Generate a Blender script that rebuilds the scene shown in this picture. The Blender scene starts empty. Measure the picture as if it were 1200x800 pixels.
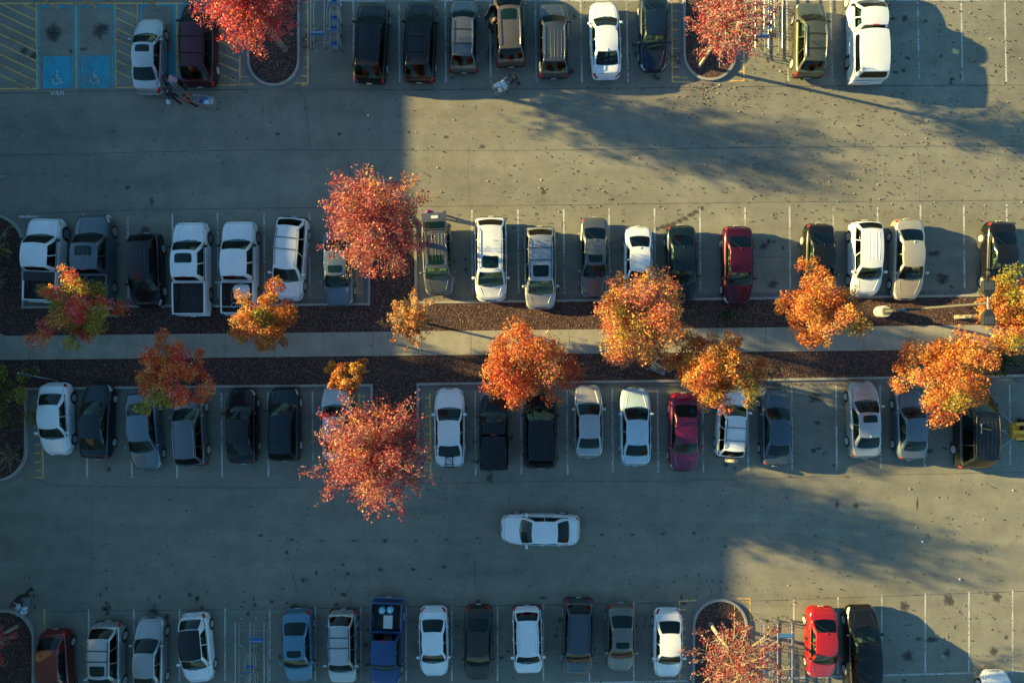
import bpy, bmesh, math, random
import numpy as np
from mathutils import Vector, Matrix, noise

# ------------------------------------------------------------------ camera, light, exposure
S = 19.4          # photograph pixels per metre on the ground
CH = 41.0         # drone height
SUN_EL = 14.4
SHD = Vector((0.9766, -0.2149, 0))      # the way shadows fall on the ground
scene = bpy.context.scene
C = scene.collection
cam_d = bpy.data.cameras.new('camera'); cam = bpy.data.objects.new('camera', cam_d); C.objects.link(cam)
cam.location = (0, 0, CH); cam_d.sensor_width = 36; cam_d.lens = 36 * CH / (1200 / S); cam_d.clip_end = 2000
scene.camera = cam
world = bpy.data.worlds.new('World'); scene.world = world; world.use_nodes = True
wn = world.node_tree; wn.nodes.clear()
sky = wn.nodes.new('ShaderNodeTexSky'); sky.sky_type = 'NISHITA'; sky.sun_disc = False
sky.sun_elevation = math.radians(SUN_EL); sky.sun_rotation = math.atan2(-SHD.x, -SHD.y)
sky.air_density = 1.2; sky.dust_density = 0.6; sky.ozone_density = 1.6
tint = wn.nodes.new('ShaderNodeMix'); tint.data_type = 'RGBA'; tint.blend_type = 'MULTIPLY'
tint.inputs[0].default_value = 1; tint.inputs[7].default_value = (0.61, 0.965, 1.08, 1)
bgn = wn.nodes.new('ShaderNodeBackground'); bgn.inputs[1].default_value = 0.058
wo = wn.nodes.new('ShaderNodeOutputWorld')
wn.links.new(sky.outputs[0], tint.inputs[6]); wn.links.new(tint.outputs[2], bgn.inputs[0]); wn.links.new(bgn.outputs[0], wo.inputs[0])
sd = bpy.data.lights.new('sun', 'SUN'); sd.energy = 5.0; sd.angle = math.radians(0.55); sd.color = (1.0, 0.76, 0.27)
sun = bpy.data.objects.new('sun', sd); C.objects.link(sun)
ce = math.cos(math.radians(SUN_EL)); se = math.sin(math.radians(SUN_EL))
sun.rotation_euler = Vector((SHD.x * ce, SHD.y * ce, -se)).to_track_quat('-Z', 'Y').to_euler()
sun.location = (-60, 10, 40)
vs = scene.view_settings; vs.view_transform = 'Standard'; vs.look = 'None'; vs.gamma = 1; vs.exposure = 2.0
scene.render.engine = 'CYCLES'

# ------------------------------------------------------------------ helpers
def px(x, y, z=0.0):
    k = (CH - z) / CH / S
    return Vector(((x - 600) * k, (400 - y) * k, z))

def tag(o, label=None, cat=None, group=None, kind=None):
    if label: o['label'] = label
    if cat: o['category'] = cat
    if group: o['group'] = group
    if kind: o['kind'] = kind
    return o

def empty(name, loc, rz=0, label=None, cat=None, group=None):
    o = bpy.data.objects.new(name, None); C.objects.link(o); o.location = loc; o.rotation_euler = (0, 0, rz)
    o.empty_display_size = 0.2
    return tag(o, label, cat, group)

def link(name, me, parent=None, mats=None, smooth=None):
    if mats:
        for m in (mats if isinstance(mats, (list, tuple)) else [mats]):
            me.materials.append(m)
    if smooth is not None:
        me.polygons.foreach_set('use_smooth', [True] * len(me.polygons))
        if smooth < 180:
            try: me.set_sharp_from_angle(angle=math.radians(smooth))
            except Exception: pass
    o = bpy.data.objects.new(name, me); C.objects.link(o)
    if parent: o.parent = parent
    return o

class MB:
    """collects shapes and links them as ONE mesh object"""
    def __init__(s): s.v = []; s.f = []; s.m = []
    def add(s, v, f, m=0):
        b = len(s.v); s.v += [tuple(p) for p in v]; s.f += [tuple(i + b for i in q) for q in f]; s.m += [m] * len(f)
    def box(s, c, d, M=None, m=0):
        x, y, z = d[0] / 2, d[1] / 2, d[2] / 2
        v = [Vector(p) for p in ((-x,-y,-z),(x,-y,-z),(x,y,-z),(-x,y,-z),(-x,-y,z),(x,-y,z),(x,y,z),(-x,y,z))]
        if M: v = [M @ p for p in v]
        v = [p + Vector(c) for p in v]
        s.add(v, [(0,3,2,1),(4,5,6,7),(0,1,5,4),(1,2,6,5),(2,3,7,6),(3,0,4,7)], m)
    def tube(s, pts, r, n=6, m=0, cap=True):
        pts = [Vector(p) for p in pts]
        rs = r if isinstance(r, (list, tuple)) else [r] * len(pts)
        v = []; up = None
        for i, p in enumerate(pts):
            d = (pts[min(i + 1, len(pts) - 1)] - pts[max(i - 1, 0)]).normalized()
            a = d.cross(Vector((0, 0, 1)) if abs(d.z) < .95 else Vector((1, 0, 0))).normalized(); b = d.cross(a)
            for k in range(n):
                t = 2 * math.pi * k / n; v.append(p + (a * math.cos(t) + b * math.sin(t)) * rs[i])
        f = [(i*n+k, i*n+(k+1) % n, (i+1)*n+(k+1) % n, (i+1)*n+k) for i in range(len(pts)-1) for k in range(n)]
        if cap: f += [tuple(range(n))[::-1], tuple(range((len(pts)-1)*n, len(pts)*n))]
        s.add(v, f, m)
    def lathe(s, prof, n=20, axis='z', c=(0,0,0), m=0):
        v = []
        for r, h in prof:
            for k in range(n):
                t = 2*math.pi*k/n; a, b = r*math.cos(t), r*math.sin(t)
                v.append(Vector((a, b, h) if axis == 'z' else (h, a, b)) + Vector(c))
        f = [(i*n+k, i*n+(k+1) % n, (i+1)*n+(k+1) % n, (i+1)*n+k) for i in range(len(prof)-1) for k in range(n)]
        f += [tuple(range(n))[::-1], tuple(range((len(prof)-1)*n, len(prof)*n))]
        s.add(v, f, m)
    def grid(s, fn, nu, nv, m=0, flip=False):
        v = [fn(i / nu, j / nv) for j in range(nv + 1) for i in range(nu + 1)]
        f = []
        for j in range(nv):
            for i in range(nu):
                a = j*(nu+1)+i; q = (a, a+1, a+nu+2, a+nu+1)
                f.append(q[::-1] if flip else q)
        s.add(v, f, m)
    def mesh(s, name, merge=0):
        me = bpy.data.meshes.new(name); me.from_pydata(s.v, [], s.f)
        me.polygons.foreach_set('material_index', s.m)
        if merge:
            bm = bmesh.new(); bm.from_mesh(me); bmesh.ops.remove_doubles(bm, verts=bm.verts, dist=merge)
            bmesh.ops.recalc_face_normals(bm, faces=bm.faces); bm.to_mesh(me); bm.free()
        me.update(); return me
    def build(s, name, mats, parent=None, smooth=None, merge=0):
        return link(name, s.mesh(name, merge), parent, mats, smooth)

MATS = {}
def mat(name, col=(.5,.5,.5), rough=.6, metal=0.0, coat=0.0, bump=0.0, bscale=40, var=0.0, vscale=3, spec=.5, coatr=.05):
    if name in MATS: return MATS[name]
    m = bpy.data.materials.new(name); m.use_nodes = True; nt = m.node_tree; b = nt.nodes['Principled BSDF']
    b.inputs['Base Color'].default_value = (*col, 1); b.inputs['Roughness'].default_value = rough
    b.inputs['Metallic'].default_value = metal; b.inputs['Coat Weight'].default_value = coat
    b.inputs['Coat Roughness'].default_value = coatr; b.inputs['Specular IOR Level'].default_value = spec
    tc = nt.nodes.new('ShaderNodeTexCoord')
    if var:
        n = nt.nodes.new('ShaderNodeTexNoise'); n.inputs['Scale'].default_value = vscale; n.inputs['Detail'].default_value = 6
        r = nt.nodes.new('ShaderNodeValToRGB'); r.color_ramp.elements[0].position = .3; r.color_ramp.elements[1].position = .7
        r.color_ramp.elements[0].color = (*[c*(1-var) for c in col], 1); r.color_ramp.elements[1].color = (*[min(1, c*(1+var)) for c in col], 1)
        nt.links.new(tc.outputs['Object'], n.inputs[0]); nt.links.new(n.outputs[0], r.inputs[0]); nt.links.new(r.outputs[0], b.inputs['Base Color'])
        mr = nt.nodes.new('ShaderNodeMapRange'); mr.inputs[3].default_value = max(0, rough-.08); mr.inputs[4].default_value = min(1, rough+.12)
        nt.links.new(n.outputs[0], mr.inputs[0]); nt.links.new(mr.outputs[0], b.inputs['Roughness'])
    if bump:
        n2 = nt.nodes.new('ShaderNodeTexNoise'); n2.inputs['Scale'].default_value = bscale; n2.inputs['Detail'].default_value = 5
        bp = nt.nodes.new('ShaderNodeBump'); bp.inputs['Strength'].default_value = bump; bp.inputs['Distance'].default_value = .02
        nt.links.new(tc.outputs['Object'], n2.inputs[0]); nt.links.new(n2.outputs[0], bp.inputs['Height']); nt.links.new(bp.outputs[0], b.inputs['Normal'])
    MATS[name] = m; return m

def ramp(nt, src, stops):
    r = nt.nodes.new('ShaderNodeValToRGB'); e = r.color_ramp.elements
    e[0].position, e[0].color = stops[0][0], (*stops[0][1], 1); e[1].position, e[1].color = stops[-1][0], (*stops[-1][1], 1)
    for p, c in stops[1:-1]:
        q = e.new(p); q.color = (*c, 1)
    nt.links.new(src, r.inputs[0]); return r.outputs[0]

def noise_n(nt, tc, scale, detail=6, rough=.6, sx=1, sy=1, off=0):
    mp = nt.nodes.new('ShaderNodeMapping'); mp.inputs['Scale'].default_value = (sx, sy, 1); mp.inputs['Location'].default_value = (off, off*.7, 0)
    nt.links.new(tc.outputs['Object'], mp.inputs[0])
    n = nt.nodes.new('ShaderNodeTexNoise'); n.inputs['Scale'].default_value = scale; n.inputs['Detail'].default_value = detail; n.inputs['Roughness'].default_value = rough
    nt.links.new(mp.outputs[0], n.inputs[0]); return n.outputs[0]

def mixc(nt, fac, a, b, mode='MIX'):
    m = nt.nodes.new('ShaderNodeMix'); m.data_type = 'RGBA'; m.blend_type = mode
    for sck, val in ((m.inputs[0], fac), (m.inputs[6], a), (m.inputs[7], b)):
        if isinstance(val, (int, float)): sck.default_value = val
        elif isinstance(val, tuple): sck.default_value = (*val, 1)
        else: nt.links.new(val, sck)
    return m.outputs[2]

def new_mat(name):
    m = bpy.data.materials.new(name); m.use_nodes = True; nt = m.node_tree
    tc = nt.nodes.new('ShaderNodeTexCoord'); return m, nt, nt.nodes['Principled BSDF'], tc

def asphalt_mat():
    m, nt, b, tc = new_mat('asphalt')
    big = noise_n(nt, tc, .09, 5, .55); mid = noise_n(nt, tc, .9, 8, .65); fine = noise_n(nt, tc, 16, 6, .85)
    lane = noise_n(nt, tc, .5, 6, .6, .12, 1.4, 13)
    c = ramp(nt, big, [(.3, (.170,.165,.138)), (.7, (.232,.225,.188))])
    c = mixc(nt, .55, c, ramp(nt, mid, [(.28, (.34,.34,.35)), (.62, (.58,.58,.57))]), 'OVERLAY')
    c = mixc(nt, .75, c, ramp(nt, lane, [(.3, (.40,.40,.41)), (.7, (.58,.58,.57))]), 'OVERLAY')
    c = mixc(nt, .8, c, ramp(nt, fine, [(.32, (.22,.22,.22)), (.68, (.74,.74,.74))]), 'OVERLAY')
    for sc, rad, dk in ((2.1, .11, .7), (5.5, .17, .6), (11, .20, .45)):
        mp = nt.nodes.new('ShaderNodeMapping'); mp.inputs['Location'].default_value = (sc, sc*2, 0); nt.links.new(tc.outputs['Object'], mp.inputs[0])
        wob = nt.nodes.new('ShaderNodeTexNoise'); wob.inputs['Scale'].default_value = sc*3; wob.inputs['Detail'].default_value = 3
        nt.links.new(tc.outputs['Object'], wob.inputs[0])
        mv = nt.nodes.new('ShaderNodeMix'); mv.data_type = 'RGBA'; mv.blend_type = 'LINEAR_LIGHT'; mv.inputs[0].default_value = .12
        nt.links.new(mp.outputs[0], mv.inputs[6]); nt.links.new(wob.outputs['Color'], mv.inputs[7])
        v = nt.nodes.new('ShaderNodeTexVoronoi'); v.inputs['Scale'].default_value = sc; nt.links.new(mv.outputs[2], v.inputs[0])
        sepc = nt.nodes.new('ShaderNodeSeparateColor'); nt.links.new(v.outputs['Color'], sepc.inputs[0])
        rr = nt.nodes.new('ShaderNodeMath'); rr.operation = 'MULTIPLY'; rr.inputs[1].default_value = rad; nt.links.new(sepc.outputs[0], rr.inputs[0])
        lt = nt.nodes.new('ShaderNodeMath'); lt.operation = 'LESS_THAN'; nt.links.new(v.outputs['Distance'], lt.inputs[0]); nt.links.new(rr.outputs[0], lt.inputs[1])
        fm = nt.nodes.new('ShaderNodeMath'); fm.operation = 'MULTIPLY'; fm.inputs[1].default_value = dk; nt.links.new(lt.outputs[0], fm.inputs[0])
        c = mixc(nt, fm.outputs[0], c, (.035,.036,.038))
    nt.links.new(c, b.inputs['Base Color']); b.inputs['Roughness'].default_value = .9; b.inputs['Specular IOR Level'].default_value = .25
    bp = nt.nodes.new('ShaderNodeBump'); bp.inputs['Strength'].default_value = .5; bp.inputs['Distance'].default_value = .008
    nt.links.new(fine, bp.inputs['Height']); nt.links.new(bp.outputs[0], b.inputs['Normal'])
    return m

def mulch_mat():
    m, nt, b, tc = new_mat('mulch')
    v = nt.nodes.new('ShaderNodeTexVoronoi'); v.inputs['Scale'].default_value = 21
    nt.links.new(tc.outputs['Object'], v.inputs[0])
    sep = nt.nodes.new('ShaderNodeSeparateColor'); nt.links.new(v.outputs['Color'], sep.inputs[0])
    c = ramp(nt, sep.outputs[0], [(0, (.032,.020,.019)), (.45, (.066,.040,.036)), (.8, (.098,.056,.048)), (1, (.22,.15,.13))])
    big = noise_n(nt, tc, .6, 5, .6)
    c = mixc(nt, .6, c, ramp(nt, big, [(.3, (.40,.40,.42)), (.7, (.6,.59,.58))]), 'OVERLAY')
    nt.links.new(c, b.inputs['Base Color']); b.inputs['Roughness'].default_value = .95; b.inputs['Specular IOR Level'].default_value = .15
    bp = nt.nodes.new('ShaderNodeBump'); bp.inputs['Strength'].default_value = .9; bp.inputs['Distance'].default_value = .06
    nt.links.new(v.outputs['Distance'], bp.inputs['Height']); nt.links.new(bp.outputs[0], b.inputs['Normal'])
    return m

def concrete_mat(name, col):
    m, nt, b, tc = new_mat(name)
    big = noise_n(nt, tc, .8, 6, .6); fine = noise_n(nt, tc, 30, 4, .7); st = noise_n(nt, tc, 3, 6, .7, 1, 1, 5)
    c = ramp(nt, big, [(.3, tuple(x*.82 for x in col)), (.7, tuple(x*1.12 for x in col))])
    c = mixc(nt, .5, c, ramp(nt, st, [(.3, (.38,.38,.37)), (.62, (.56,.56,.56))]), 'OVERLAY')
    c = mixc(nt, .4, c, ramp(nt, fine, [(.3, (.4,.4,.4)), (.7, (.6,.6,.6))]), 'OVERLAY')
    nt.links.new(c, b.inputs['Base Color']); b.inputs['Roughness'].default_value = .88; b.inputs['Specular IOR Level'].default_value = .25
    bp = nt.nodes.new('ShaderNodeBump'); bp.inputs['Strength'].default_value = .25; bp.inputs['Distance'].default_value = .01
    nt.links.new(fine, bp.inputs['Height']); nt.links.new(bp.outputs[0], b.inputs['Normal'])
    return m

def paint_mark_mat(name, col, wear=.5, col2=None, cover=.9):
    """worn road paint: the asphalt shows through where the paint has gone"""
    m, nt, b, tc = new_mat(name)
    n1 = noise_n(nt, tc, 9, 8, .75); n2 = noise_n(nt, tc, .8, 4, .5)
    ad = nt.nodes.new('ShaderNodeMath'); ad.operation = 'MULTIPLY_ADD'; ad.inputs[1].default_value = .6
    nt.links.new(n2, ad.inputs[0]); nt.links.new(n1, ad.inputs[2])
    f = ramp(nt, ad.outputs[0], [(wear, (0,0,0)), (wear + .16, (cover,)*3)])
    cc = col if col2 is None else mixc(nt, n2, col, col2)
    tr = nt.nodes.new('ShaderNodeBsdfTransparent'); mx = nt.nodes.new('ShaderNodeMixShader')
    if isinstance(cc, tuple): b.inputs['Base Color'].default_value = (*cc, 1)
    else: nt.links.new(cc, b.inputs['Base Color'])
    b.inputs['Roughness'].default_value = .8
    nt.links.new(f, mx.inputs[0]); nt.links.new(tr.outputs[0], mx.inputs[1]); nt.links.new(b.outputs[0], mx.inputs[2])
    nt.links.new(mx.outputs[0], nt.nodes['Material Output'].inputs[0])
    return m

def stain_mat():
    m, nt, b, tc = new_mat('oil_stain')
    at = nt.nodes.new('ShaderNodeAttribute'); at.attribute_name = 'edge'
    n1 = noise_n(nt, tc, 7, 9, .85)
    ad = nt.nodes.new('ShaderNodeMath'); ad.operation = 'MULTIPLY_ADD'; ad.inputs[1].default_value = .55
    nt.links.new(at.outputs['Fac'], ad.inputs[0]); nt.links.new(n1, ad.inputs[2])
    f = ramp(nt, ad.outputs[0], [(.66, (0,0,0)), (.84, (.42,.42,.42)), (1.0, (.58,.58,.58))])
    tr = nt.nodes.new('ShaderNodeBsdfTransparent'); mx = nt.nodes.new('ShaderNodeMixShader')
    b.inputs['Base Color'].default_value = (.022,.023,.025,1); b.inputs['Roughness'].default_value = .7
    nt.links.new(f, mx.inputs[0]); nt.links.new(tr.outputs[0], mx.inputs[1]); nt.links.new(b.outputs[0], mx.inputs[2])
    nt.links.new(mx.outputs[0], nt.nodes['Material Output'].inputs[0])
    return m

def leaf_mat(name='leaf'):
    m, nt, b, tc = new_mat(name)
    at = nt.nodes.new('ShaderNodeAttribute'); at.attribute_name = 'leafcol'
    nt.links.new(at.outputs['Color'], b.inputs['Base Color']); b.inputs['Roughness'].default_value = .5
    b.inputs['Specular IOR Level'].default_value = .45
    tl = nt.nodes.new('ShaderNodeBsdfTranslucent'); nt.links.new(at.outputs['Color'], tl.inputs[0])
    mx = nt.nodes.new('ShaderNodeMixShader'); mx.inputs[0].default_value = .38
    nt.links.new(b.outputs[0], mx.inputs[1]); nt.links.new(tl.outputs[0], mx.inputs[2])
    nt.links.new(mx.outputs[0], nt.nodes['Material Output'].inputs[0])
    return m

M_ASPH = asphalt_mat(); M_MULCH = mulch_mat(); M_WALK = concrete_mat('walk_concrete', (.275,.258,.215))
M_KERB = concrete_mat('kerb_concrete', (.30,.29,.265)); M_GUT = concrete_mat('gutter_concrete', (.17,.168,.16))
M_WHITE = paint_mark_mat('white_road_paint', (.52,.52,.50), .67)
M_YEL = paint_mark_mat('yellow_road_paint', (.82,.40,.06), .62, (.56,.44,.22))
M_BLUE = paint_mark_mat('blue_road_paint', (.03,.33,.46), .62)
M_FAINT = paint_mark_mat('faded_white_paint', (.5,.5,.5), .74, None, .6)
M_STAIN = stain_mat(); M_SEAM = mat('tar_seam', (.075,.075,.074), .85)
M_LEAF = leaf_mat()
M_BARK = mat('bark', (.21,.17,.135), .9, bump=.5, bscale=25, var=.3)
M_TWIG = mat('twig', (.30,.25,.19), .9)
M_RUB = mat('rubber', (.018,.018,.019), .85); M_RIM = mat('rim', (.46,.47,.48), .35, .25); M_RIMD = mat('rim_dark', (.22,.22,.23), .4, .3)
M_GLASS = mat('car_glass', (.004,.018,.017), .07, 0, 0, spec=.33); M_SGLASS = mat('side_glass', (.003,.005,.005), .06, 0, 0, spec=.35)
def see_glass(name, tintc):
    m, nt, b, tc = new_mat(name)
    tr = nt.nodes.new('ShaderNodeBsdfTransparent'); tr.inputs[0].default_value = (*tintc, 1)
    gl = nt.nodes.new('ShaderNodeBsdfGlossy'); gl.inputs['Roughness'].default_value = .04
    fr = nt.nodes.new('ShaderNodeFresnel'); fr.inputs[0].default_value = 1.45
    mx = nt.nodes.new('ShaderNodeMixShader'); nt.links.new(fr.outputs[0], mx.inputs[0]); nt.links.new(tr.outputs[0], mx.inputs[1]); nt.links.new(gl.outputs[0], mx.inputs[2])
    nt.links.new(mx.outputs[0], nt.nodes['Material Output'].inputs[0]); return m
M_WG = see_glass('window_glass', (.55,.78,.72)); M_TG = see_glass('privacy_glass', (.10,.13,.13))
M_INT = mat('cabin_dark', (.045,.050,.052), .85); M_SEATS = [mat('seat_black', (.05,.053,.058), .7), mat('seat_grey', (.15,.15,.155), .8), mat('seat_tan', (.22,.17,.12), .75)]
M_TRIM = mat('black_trim', (.014,.014,.015), .55); M_GAP = mat('panel_gap', (.012,.012,.012), .8)
M_CHROME = mat('chrome', (.6,.6,.6), .15, 1); M_LAMP = mat('lamp_glass', (.55,.56,.56), .08, .3, 1)
M_RED = mat('tail_lamp', (.45,.012,.012), .15, 0, 1); M_PLATE = mat('plate', (.65,.66,.66), .4)
M_LINER = mat('bed_liner', (.035,.036,.038), .85, bump=.4, var=.3)
M_STEEL = mat('galvanised', (.42,.42,.42), .35, .8); M_PLBLUE = mat('blue_plastic', (.02,.13,.40), .4)
M_WALL = mat('stucco', (.42,.37,.30), .9, bump=.3, bscale=8, var=.08, vscale=.6)
M_ROOF = mat('roofing', (.30,.30,.29), .9, var=.15, vscale=.4); M_WOODP = mat('post_wood', (.42,.25,.11), .8, bump=.3, var=.25, vscale=6)

# ------------------------------------------------------------------ ground, kerbs, walk
def poly_sheet(name, pts, z, m, label=None):
    bm = bmesh.new(); vs_ = [bm.verts.new((px(*p).x, px(*p).y, z)) for p in pts]
    f = bm.faces.new(vs_); bmesh.ops.recalc_face_normals(bm, faces=[f])
    if f.normal.z < 0: bmesh.ops.reverse_faces(bm, faces=[f])
    bmesh.ops.triangulate(bm, faces=bm.faces[:])
    me = bpy.data.meshes.new(name); bm.to_mesh(me); bm.free()
    return tag(link(name, me, None, m), kind='structure')

bm = bmesh.new(); bmesh.ops.create_grid(bm, x_segments=40, y_segments=40, size=600)
me = bpy.data.meshes.new('ground'); bm.to_mesh(me); bm.free()
tag(link('parking_lot_asphalt', me, None, M_ASPH), kind='structure')

def arc(cx, cy, r, a0, a1, n=14, ry=None):
    ry = ry or r
    return [(cx + r*math.cos(math.radians(a0+(a1-a0)*i/n)), cy + ry*math.sin(math.radians(a0+(a1-a0)*i/n))) for i in range(n+1)]

kerb_B = [(-400, 262), (-60, 253), (-14, 251)] + arc(-8, 289, 38, -88, 0)[1:] + [(30, 310), (30, 358.5), (120, 357.5), (300, 356), (431, 354.5), (431.5, 300)] \
    + arc(460, 274, 28.5, -180, 0, 18) + [(489, 300), (489, 353), (700, 350), (900, 347.8), (1150, 344.5), (1320, 343), (1700, 338)]
kerb_C = [(1700, 434), (1320, 440), (1200, 441.5), (1100, 443), (900, 446.5), (700, 448.7), (491.5, 451.5), (491.5, 500)] \
    + arc(463, 524, 28.5, 0, 180, 18) + [(434.5, 500), (434, 452.8), (300, 453.8), (33, 457), (33, 526)] + arc(-5, 526, 38, 0, 88)[1:] + [(-60, 566), (-400, 572)]
island_A1 = [(290, -160)] + [(290, 40)] + [(p[0], p[1]) for p in arc(321, 71, 31, 180, 0, 20)] + [(352, 40), (352, -160)]
island_A2 = [(800, -160), (800, 60)] + arc(831.5, 64, 31.5, 180, 0, 20) + [(863, 40), (863, -160)]
island_D1 = [(808.5, 960), (811, 760)] + arc(843.5, 733, 32.5, 180, 360, 20) + [(876, 760), (878, 960)]
island_D0 = [(-26, 960), (-26, 770)] + arc(7, 748, 35, 180, 360, 20, 35) + [(42, 770), (41, 960)]

def offset(path, d):
    out = []
    for i, p in enumerate(path):
        a = Vector(path[max(i-1, 0)]); b = Vector(p); c = Vector(path[min(i+1, len(path)-1)])
        t1 = (b-a); t2 = (c-b)
        if t1.length == 0: t1 = t2
        if t2.length == 0: t2 = t1
        n1 = Vector((-t1.y, t1.x)).normalized(); n2 = Vector((-t2.y, t2.x)).normalized()
        n = (n1+n2).normalized(); k = 1/max(.5, n.dot(n1)); out.append((b.x+n.x*d*k, b.y+n.y*d*k))
    return out

def strip(mb, pa, pb, za, zb, m=0):
    v = [(px(*a).x, px(*a).y, za) for a in pa] + [(px(*b).x, px(*b).y, zb) for b in pb]
    n = len(pa); f = []
    for i in range(n-1):
        q = (i, i+1, n+i+1, n+i)
        a, b, c = Vector(v[q[0]]), Vector(v[q[1]]), Vector(v[q[2]])
        nn = (b-a).cross(c-b)
        f.append(q if (nn.z > 0 or abs(nn.z) < 1e-9) else q[::-1])
    mb.add(v, f, m)

def dense(path, step=8):
    out = []
    for a, b in zip(path[:-1], path[1:]):
        L = math.hypot(b[0]-a[0], b[1]-a[1]); n = max(1, int(L/step)) if L < 500 else 8
        out += [(a[0]+(b[0]-a[0])*i/n, a[1]+(b[1]-a[1])*i/n) for i in range(n)]
    return out + [path[-1]]

def kerb(path, side, name):
    """side=+1/-1: which side of the path is the bed. path = kerb face line"""
    path = dense(path)
    mb = MB()
    g = offset(path, -side*5.5); k1 = offset(path, side*.35); k2 = offset(path, side*3.0); k3 = offset(path, side*3.3)
    strip(mb, g, path, .006, .012, 1)              # gutter pan
    strip(mb, path, k1, .012, .13, 0)              # face
    strip(mb, k1, k2, .13, .14, 0)                 # top
    strip(mb, k2, k3, .14, .06, 0)
    tag(mb.build(name, [M_KERB, M_GUT], None, 30), kind='structure')

kerb(kerb_B, 1, 'kerb'); kerb(kerb_C, 1, 'kerb')
kerb(island_A1, -1, 'kerb'); kerb(island_A2, -1, 'kerb')
kerb(island_D1, 1, 'kerb'); kerb(island_D0, 1, 'kerb')
bed = offset(kerb_B, 2.4) + offset(kerb_C, 2.4)
poly_sheet('mulch_bed', bed, .10, M_MULCH)
poly_sheet('mulch_bed', offset(island_A1, -2.4), .10, M_MULCH)
poly_sheet('mulch_bed', offset(island_A2, -2.4), .10, M_MULCH)
poly_sheet('mulch_bed', offset(island_D1, 2.4), .10, M_MULCH)
poly_sheet('mulch_bed', offset(island_D0, 2.4), .10, M_MULCH)

# sidewalk slabs
def walk_y(x): return 393.6 - .0112*x, 421.6 - .0108*x
mb = MB(); x = 36 - 57.35*9
while x < 1600:
    x2 = x + 57.35
    g = .2
    t0, b0 = walk_y(x); t1, b1 = walk_y(x2)
    if x < 0 and x2 > -30: pass
    P = [px(x+g, b0), px(x2-g, b1), px(x2-g, t1), px(x+g, t0)]
    v = [(p.x, p.y, .05) for p in P] + [(p.x, p.y, .135 + .004*random.Random(int(x)).random()) for p in P]
    mb.add(v, [(4,5,6,7), (0,1,5,4), (1,2,6,5), (2,3,7,6), (3,0,4,7)])
    x = x2
t0, b0 = walk_y(-25); t1, b1 = walk_y(10)
P = [px(-25, t0-.3), px(9, t1-.3), px(-25, t0-12)]
mb.add([(p.x, p.y, .13) for p in P], [(0,1,2)])
tag(mb.build('sidewalk', M_WALK), kind='structure')

# ------------------------------------------------------------------ painted markings
def seg(mb, p, q, w, z, nseg=1):
    a = px(*p); b = px(*q); d = (b-a).normalized(); n = Vector((-d.y, d.x, 0)) * (w/2/S)
    mb.add([(v.x, v.y, z) for v in (a-n, b-n, b+n, a+n)], [(0,1,2,3)])

wl = MB(); yl = MB(); bl = MB(); fl = MB()
ZP = .0045
for (x, dx) in [(414,.8),(467.6,.8),(521.6,1.0),(574,1.1),(627.2,1.3),(680.4,1.5),(734,2),(921.8,2),(973.2,2.3),(1025.5,2),(1075.3,1.8),(1126.4,1.6),(1177.6,1.6),(1229,1.6)]:
    seg(wl, (x, 2), (x+dx, 97 if x < 800 else 96), 2.0, ZP)
    seg(wl, (x-1, -98), (x, 0), 2.0, ZP)
for i, x in enumerate([97.2,149.6,202,255,309.5,362.5,553,607,660.5,713.7,767,820.2,873,925.3,976.5,1028.3,1078.6,1129.4,1179.6,1231]):
    yt = 252 - .0105*x; yb = 352 - .0125*x
    seg(wl, (x, yt), (x+.8, yb), 2.0, ZP)
for x, y2 in [(102.3,560),(154.5,559.5),(207.6,560),(260.3,559),(314.6,559),(367,558.5),(557.5,557),(611,556),(665.2,556),(718.2,554),(771.3,553.5),(824.2,552.5),(877,552),(928.4,551),(980.6,549.5),(1032.2,548.5),(1083.6,547),(1184,545),(1236,543)]:
    seg(wl, (x-.8, 463 - .011*x), (x, y2), 2.0, ZP)
def ytop_D(x): return float(np.interp(x, [0, 370, 583, 742, 930, 1186, 1300], [715, 711, 707.5, 704.5, 701, 691, 687]))
for x in [104,157,210.5,263.7,316,369.5,423,476,529.5,583,636.8,690.5,742.6,930.2,982,1033.3,1084.3,1135.5,1186.6,1238]:
    seg(wl, (x, ytop_D(x)), (x, 798 if x < 800 else 790), 1.8, ZP)
    seg(wl, (x, 800), (x, 895), 1.8, ZP)
for a, b in zip([(40, 806), (560, 802), (700, 799.5), (880, 795.2), (1040, 790.5), (1200, 786)], [(560, 802), (700, 799.5), (811, 797), (1040, 790.5), (1200, 786), (1320, 783)]):
    seg(wl, a, b, 2.0, ZP+.003)
seg(wl, (361, 1.2), (800, 1), 2.0, ZP+.003); seg(wl, (862, 1), (1320, -.5), 2.0, ZP+.003)
seg(wl, (22.5, 253.8), (45, 253.6), 2.6, ZP)
# yellow: hatches beside the accessible stalls
seg(yl, (-120, 4.6), (215, 4.2), 1.8, ZP); seg(yl, (-120, 104.5), (44, 104.2), 1.8, ZP)
seg(yl, (42.8, 5), (43.6, 104), 1.8, ZP+.003); seg(yl, (135, 5), (135.6, 103.5), 1.6, ZP+.003); seg(yl, (161, 5), (161.5, 102), 1.6, ZP+.003)
seg(yl, (89, 5), (89.6, 104), 2.2, ZP+.002); seg(yl, (207.2, 4), (207.8, 101), 2.2, ZP+.002); seg(yl, (135, 103), (163, 102.5), 1.6, ZP)
for k in range(-2, 9):
    y0 = 5 + 11.9*k - 12
    xa, ya, xb, yb = -20, y0 - 10, 42.5, y0 + 19.5
    m_ = (yb-ya)/(xb-xa)
    if ya < 5: xa += (5-ya)/m_; ya = 5
    if yb > 104: xb -= (yb-104)/m_; yb = 104
    if xa < xb and yb > 5: seg(yl, (xa, ya), (xb, yb), 1.7, ZP+.002)
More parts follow.
